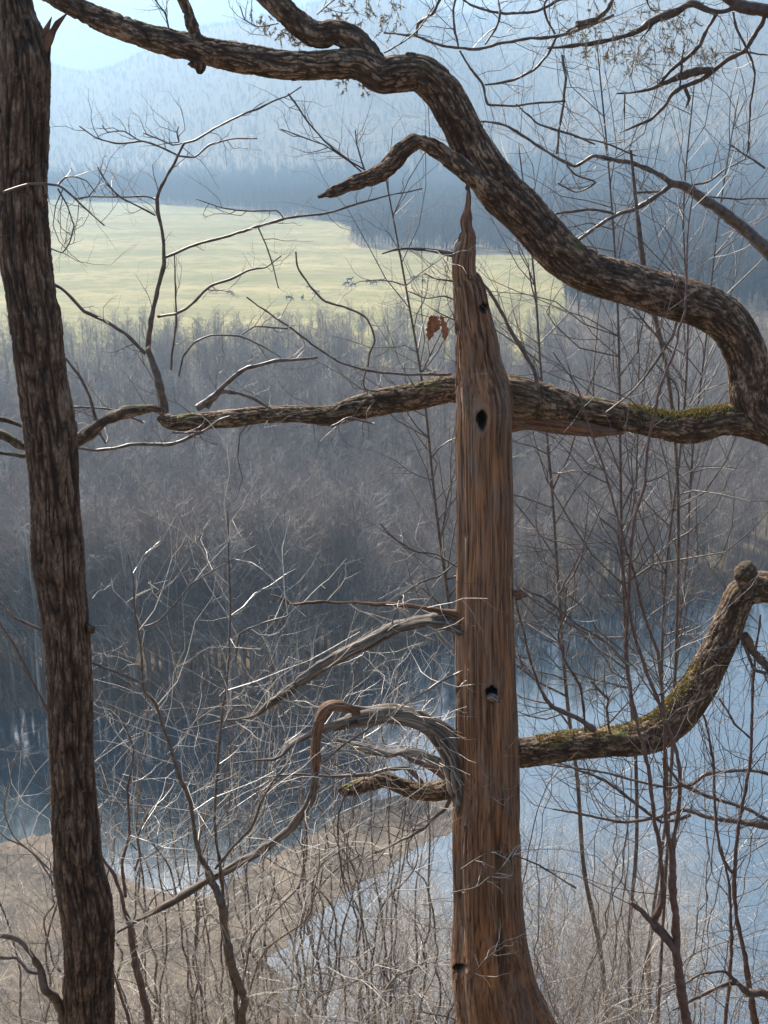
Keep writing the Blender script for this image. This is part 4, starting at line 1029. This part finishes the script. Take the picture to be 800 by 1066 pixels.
while cnt < 27000:
    t = rng.random()
    y = 560 + 1340 * t ** 1.25 if cnt % 10 else rng.uniform(2500, 3200)
    if cnt % 3 == 0: y = rng.uniform(300, 900)
    x = rng.uniform(-0.40, 0.40) * y
    if inside(x, y - 3) or inside(x, y): continue
    if y < 300: continue
    cnt += 1
    V, F = bl[int(rng.integers(0, 6))]
    s = rng.uniform(0.75, 1.2) * (0.9 if y < 900 else (0.62 if y < 2200 else 1.3)); a = rng.uniform(0, 6.28)
    W = np.stack([(V[:, 0] * math.cos(a) - V[:, 1] * math.sin(a)) * s + x, (V[:, 0] * math.sin(a) + V[:, 1] * math.cos(a)) * s + y, V[:, 2] * s + float(ground_z(x, y))], -1)
    hw.quads(W, F)
tag(hw.build('hillside_wood', M['far_wood'], None, False), 'leafless woods covering the hazy hills behind the pasture', 'wood', kind='stuff')

# reeds on the shoal
rd = MB()
spoly = poly
poly = np.array([[*on_level(u, v, WATER_Z)[:2]] for u, v in SH])
c = 0
while c < 16000:
    u, v = rng.uniform(-20, 480), rng.uniform(830, 1066)
    q = on_level(u, v, WATER_Z)
    if not inside(q[0], q[1]): continue
    c += 1
    if fbm(np.array([[q[0] * .25, q[1] * .25, 0]]), 2)[0] < -0.12: continue
    e = np.array([rng.normal(0, .18), rng.normal(0, .18), rng.uniform(0.25, 0.8)]); s = unit(rng.normal(size=3) * [1, 1, 0]) * 0.012
    rd.quads([q - s, q + s, q + e + s * .3, q + e - s * .3], [[0, 1, 2, 3]])
poly = spoly
tag(rd.build('reeds', M['twig_pale_lit'], None, False), 'dry tan reeds and stubble standing on the river shoal', 'reeds', kind='stuff')

# ------------------------------------------------------------------ 8. cattle on the pasture
def cow_mesh(name, graze):
    me = bpy.data.meshes.new(name)
    hz = 0.25 if graze else 1.45
    V = [(0, 0, 1.05), (-0.75, 0, 1.12), (0.7, 0, 1.08), (1.0, 0, 1.2 if not graze else 0.95), (1.3, 0, hz + 0.15), (1.55, 0, hz - 0.05), (1.72, 0, hz - 0.2)]
    E = [(0, 1), (0, 2), (2, 3), (3, 4), (4, 5), (5, 6)]
    Rr = [0.40, 0.36, 0.36, 0.22, 0.16, 0.14, 0.09]
    for (x, y, par) in ((-0.72, .2, 1), (-0.72, -.2, 1), (0.62, .2, 2), (0.62, -.2, 2)):
        i = len(V)
        V += [(x, y, .78), (x + (-.08 if x < 0 else .02), y, .42), (x, y, .03)]; Rr += [0.15, 0.075, 0.06]
        E += [(par, i), (i, i + 1), (i + 1, i + 2)]
    i = len(V); V += [(-1.12, 0, 1.2), (-1.2, 0, 0.6)]; Rr += [0.05, 0.03]; E += [(1, i), (i, i + 1)]
    for s in (-1, 1):
        i = len(V); V += [(1.3, s * .24, hz + .22)]; Rr += [0.05]; E += [(4, i)]
    me.from_pydata(V, E, [])
    o = bpy.data.objects.new(name, me); COL.objects.link(o)
    sk = o.modifiers.new('s', 'SKIN'); sb = o.modifiers.new('d', 'SUBSURF'); sb.levels = 1; sb.render_levels = 1
    for k, r in enumerate(Rr): me.skin_vertices[0].data[k].radius = (r, r)
    me.skin_vertices[0].data[0].use_root = True
    dg = bpy.context.evaluated_depsgraph_get()
    ev = bpy.data.meshes.new_from_object(o.evaluated_get(dg))
    bpy.data.objects.remove(o)
    for p_ in ev.polygons: p_.use_smooth = True
    return ev
cg, cs = cow_mesh('cow_grazing', True), cow_mesh('cow_standing', False)
cows = [(301, 313, 'tan', 1, 20, 'small dark cow grazing furthest forward at left of the herd'), (315, 313, 'black', 0, 80, 'dark cow standing end on, nearest the brush line'), (322, 302, 'tan', 1, 0, 'tan cow grazing behind the small front pair'),
        (330, 307, 'tan', 1, 170, 'pale tan cow lying low right of the tan grazing one'), (361, 298, 'black', 1, 200, 'black cow leftmost of the dark cluster'), (364, 294, 'black', 0, 20, 'black cow standing furthest back in the dark cluster'), (368, 299, 'black', 1, 150, 'black cow nearest in the dark cluster'),
        (384, 296, 'black', 1, 10, 'black cow in the middle of the herd, broadside'), (390, 297, 'black', 1, 185, 'black cow grazing head to head with its broadside neighbour'), (397, 295, 'black', 0, 5, 'black cow at right end of the dark group'),
        (239, 307, 'tan', 1, 30, 'tan cow right of the two far left ones'), (223, 306, 'tan', 1, 190, 'tan cow leftmost in the pasture'), (432, 292, 'black', 1, 0, 'dark cow grazing just left of the snag'), (441, 295, 'black', 1, 60, 'dark cow closest to the snag trunk')]
cows[0] = (301, 313, 'black', 1, 20, cows[0][5]); cows[3] = (330, 307, 'tan', 1, 170, 'pale tan cow right of the tan grazing one')
tanm = {}
for (u, v, c, g, rz, lab) in cows:
    q = on_level(u, v, -45.7); me = (cg if g else cs)
    key = (g, c)
    if key not in tanm:
        m2 = me.copy(); m2.materials.clear(); m2.materials.append(M['cow_' + c]); tanm[key] = m2
    o = bpy.data.objects.new('cow', tanm[key]); COL.objects.link(o)
    o.location = (q[0], q[1], float(ground_z(q[0], q[1])) + 0.1); o.rotation_euler = (0, 0, R(rz)); o.scale = (0.85,) * 3
    tag(o, lab, 'cow', 'cattle grazing on the pasture')

# ------------------------------------------------------------------ haze
import bmesh
bm = bmesh.new(); bmesh.ops.create_cube(bm, size=1)
hme = bpy.data.meshes.new('haze'); bm.to_mesh(hme); bm.free()
haze = bpy.data.objects.new('haze', hme); COL.objects.link(haze)
haze.location = (0, 3000, 190); haze.scale = (9800, 6400, 520)
hm = bpy.data.materials.new('haze_air'); hm.use_nodes = True; nt = hm.node_tree; nt.nodes.clear()
pv = nt.nodes.new('ShaderNodeVolumePrincipled'); out = nt.nodes.new('ShaderNodeOutputMaterial')
pv.inputs['Color'].default_value = (0.46, 0.71, 1.0, 1)
pv.inputs['Density'].default_value = 0.00072
pv.inputs['Anisotropy'].default_value = 0.40
nt.links.new(pv.outputs[0], out.inputs['Volume'])
hme.materials.append(hm)
tag(haze, 'thin blue haze filling the valley', 'haze', kind='stuff')
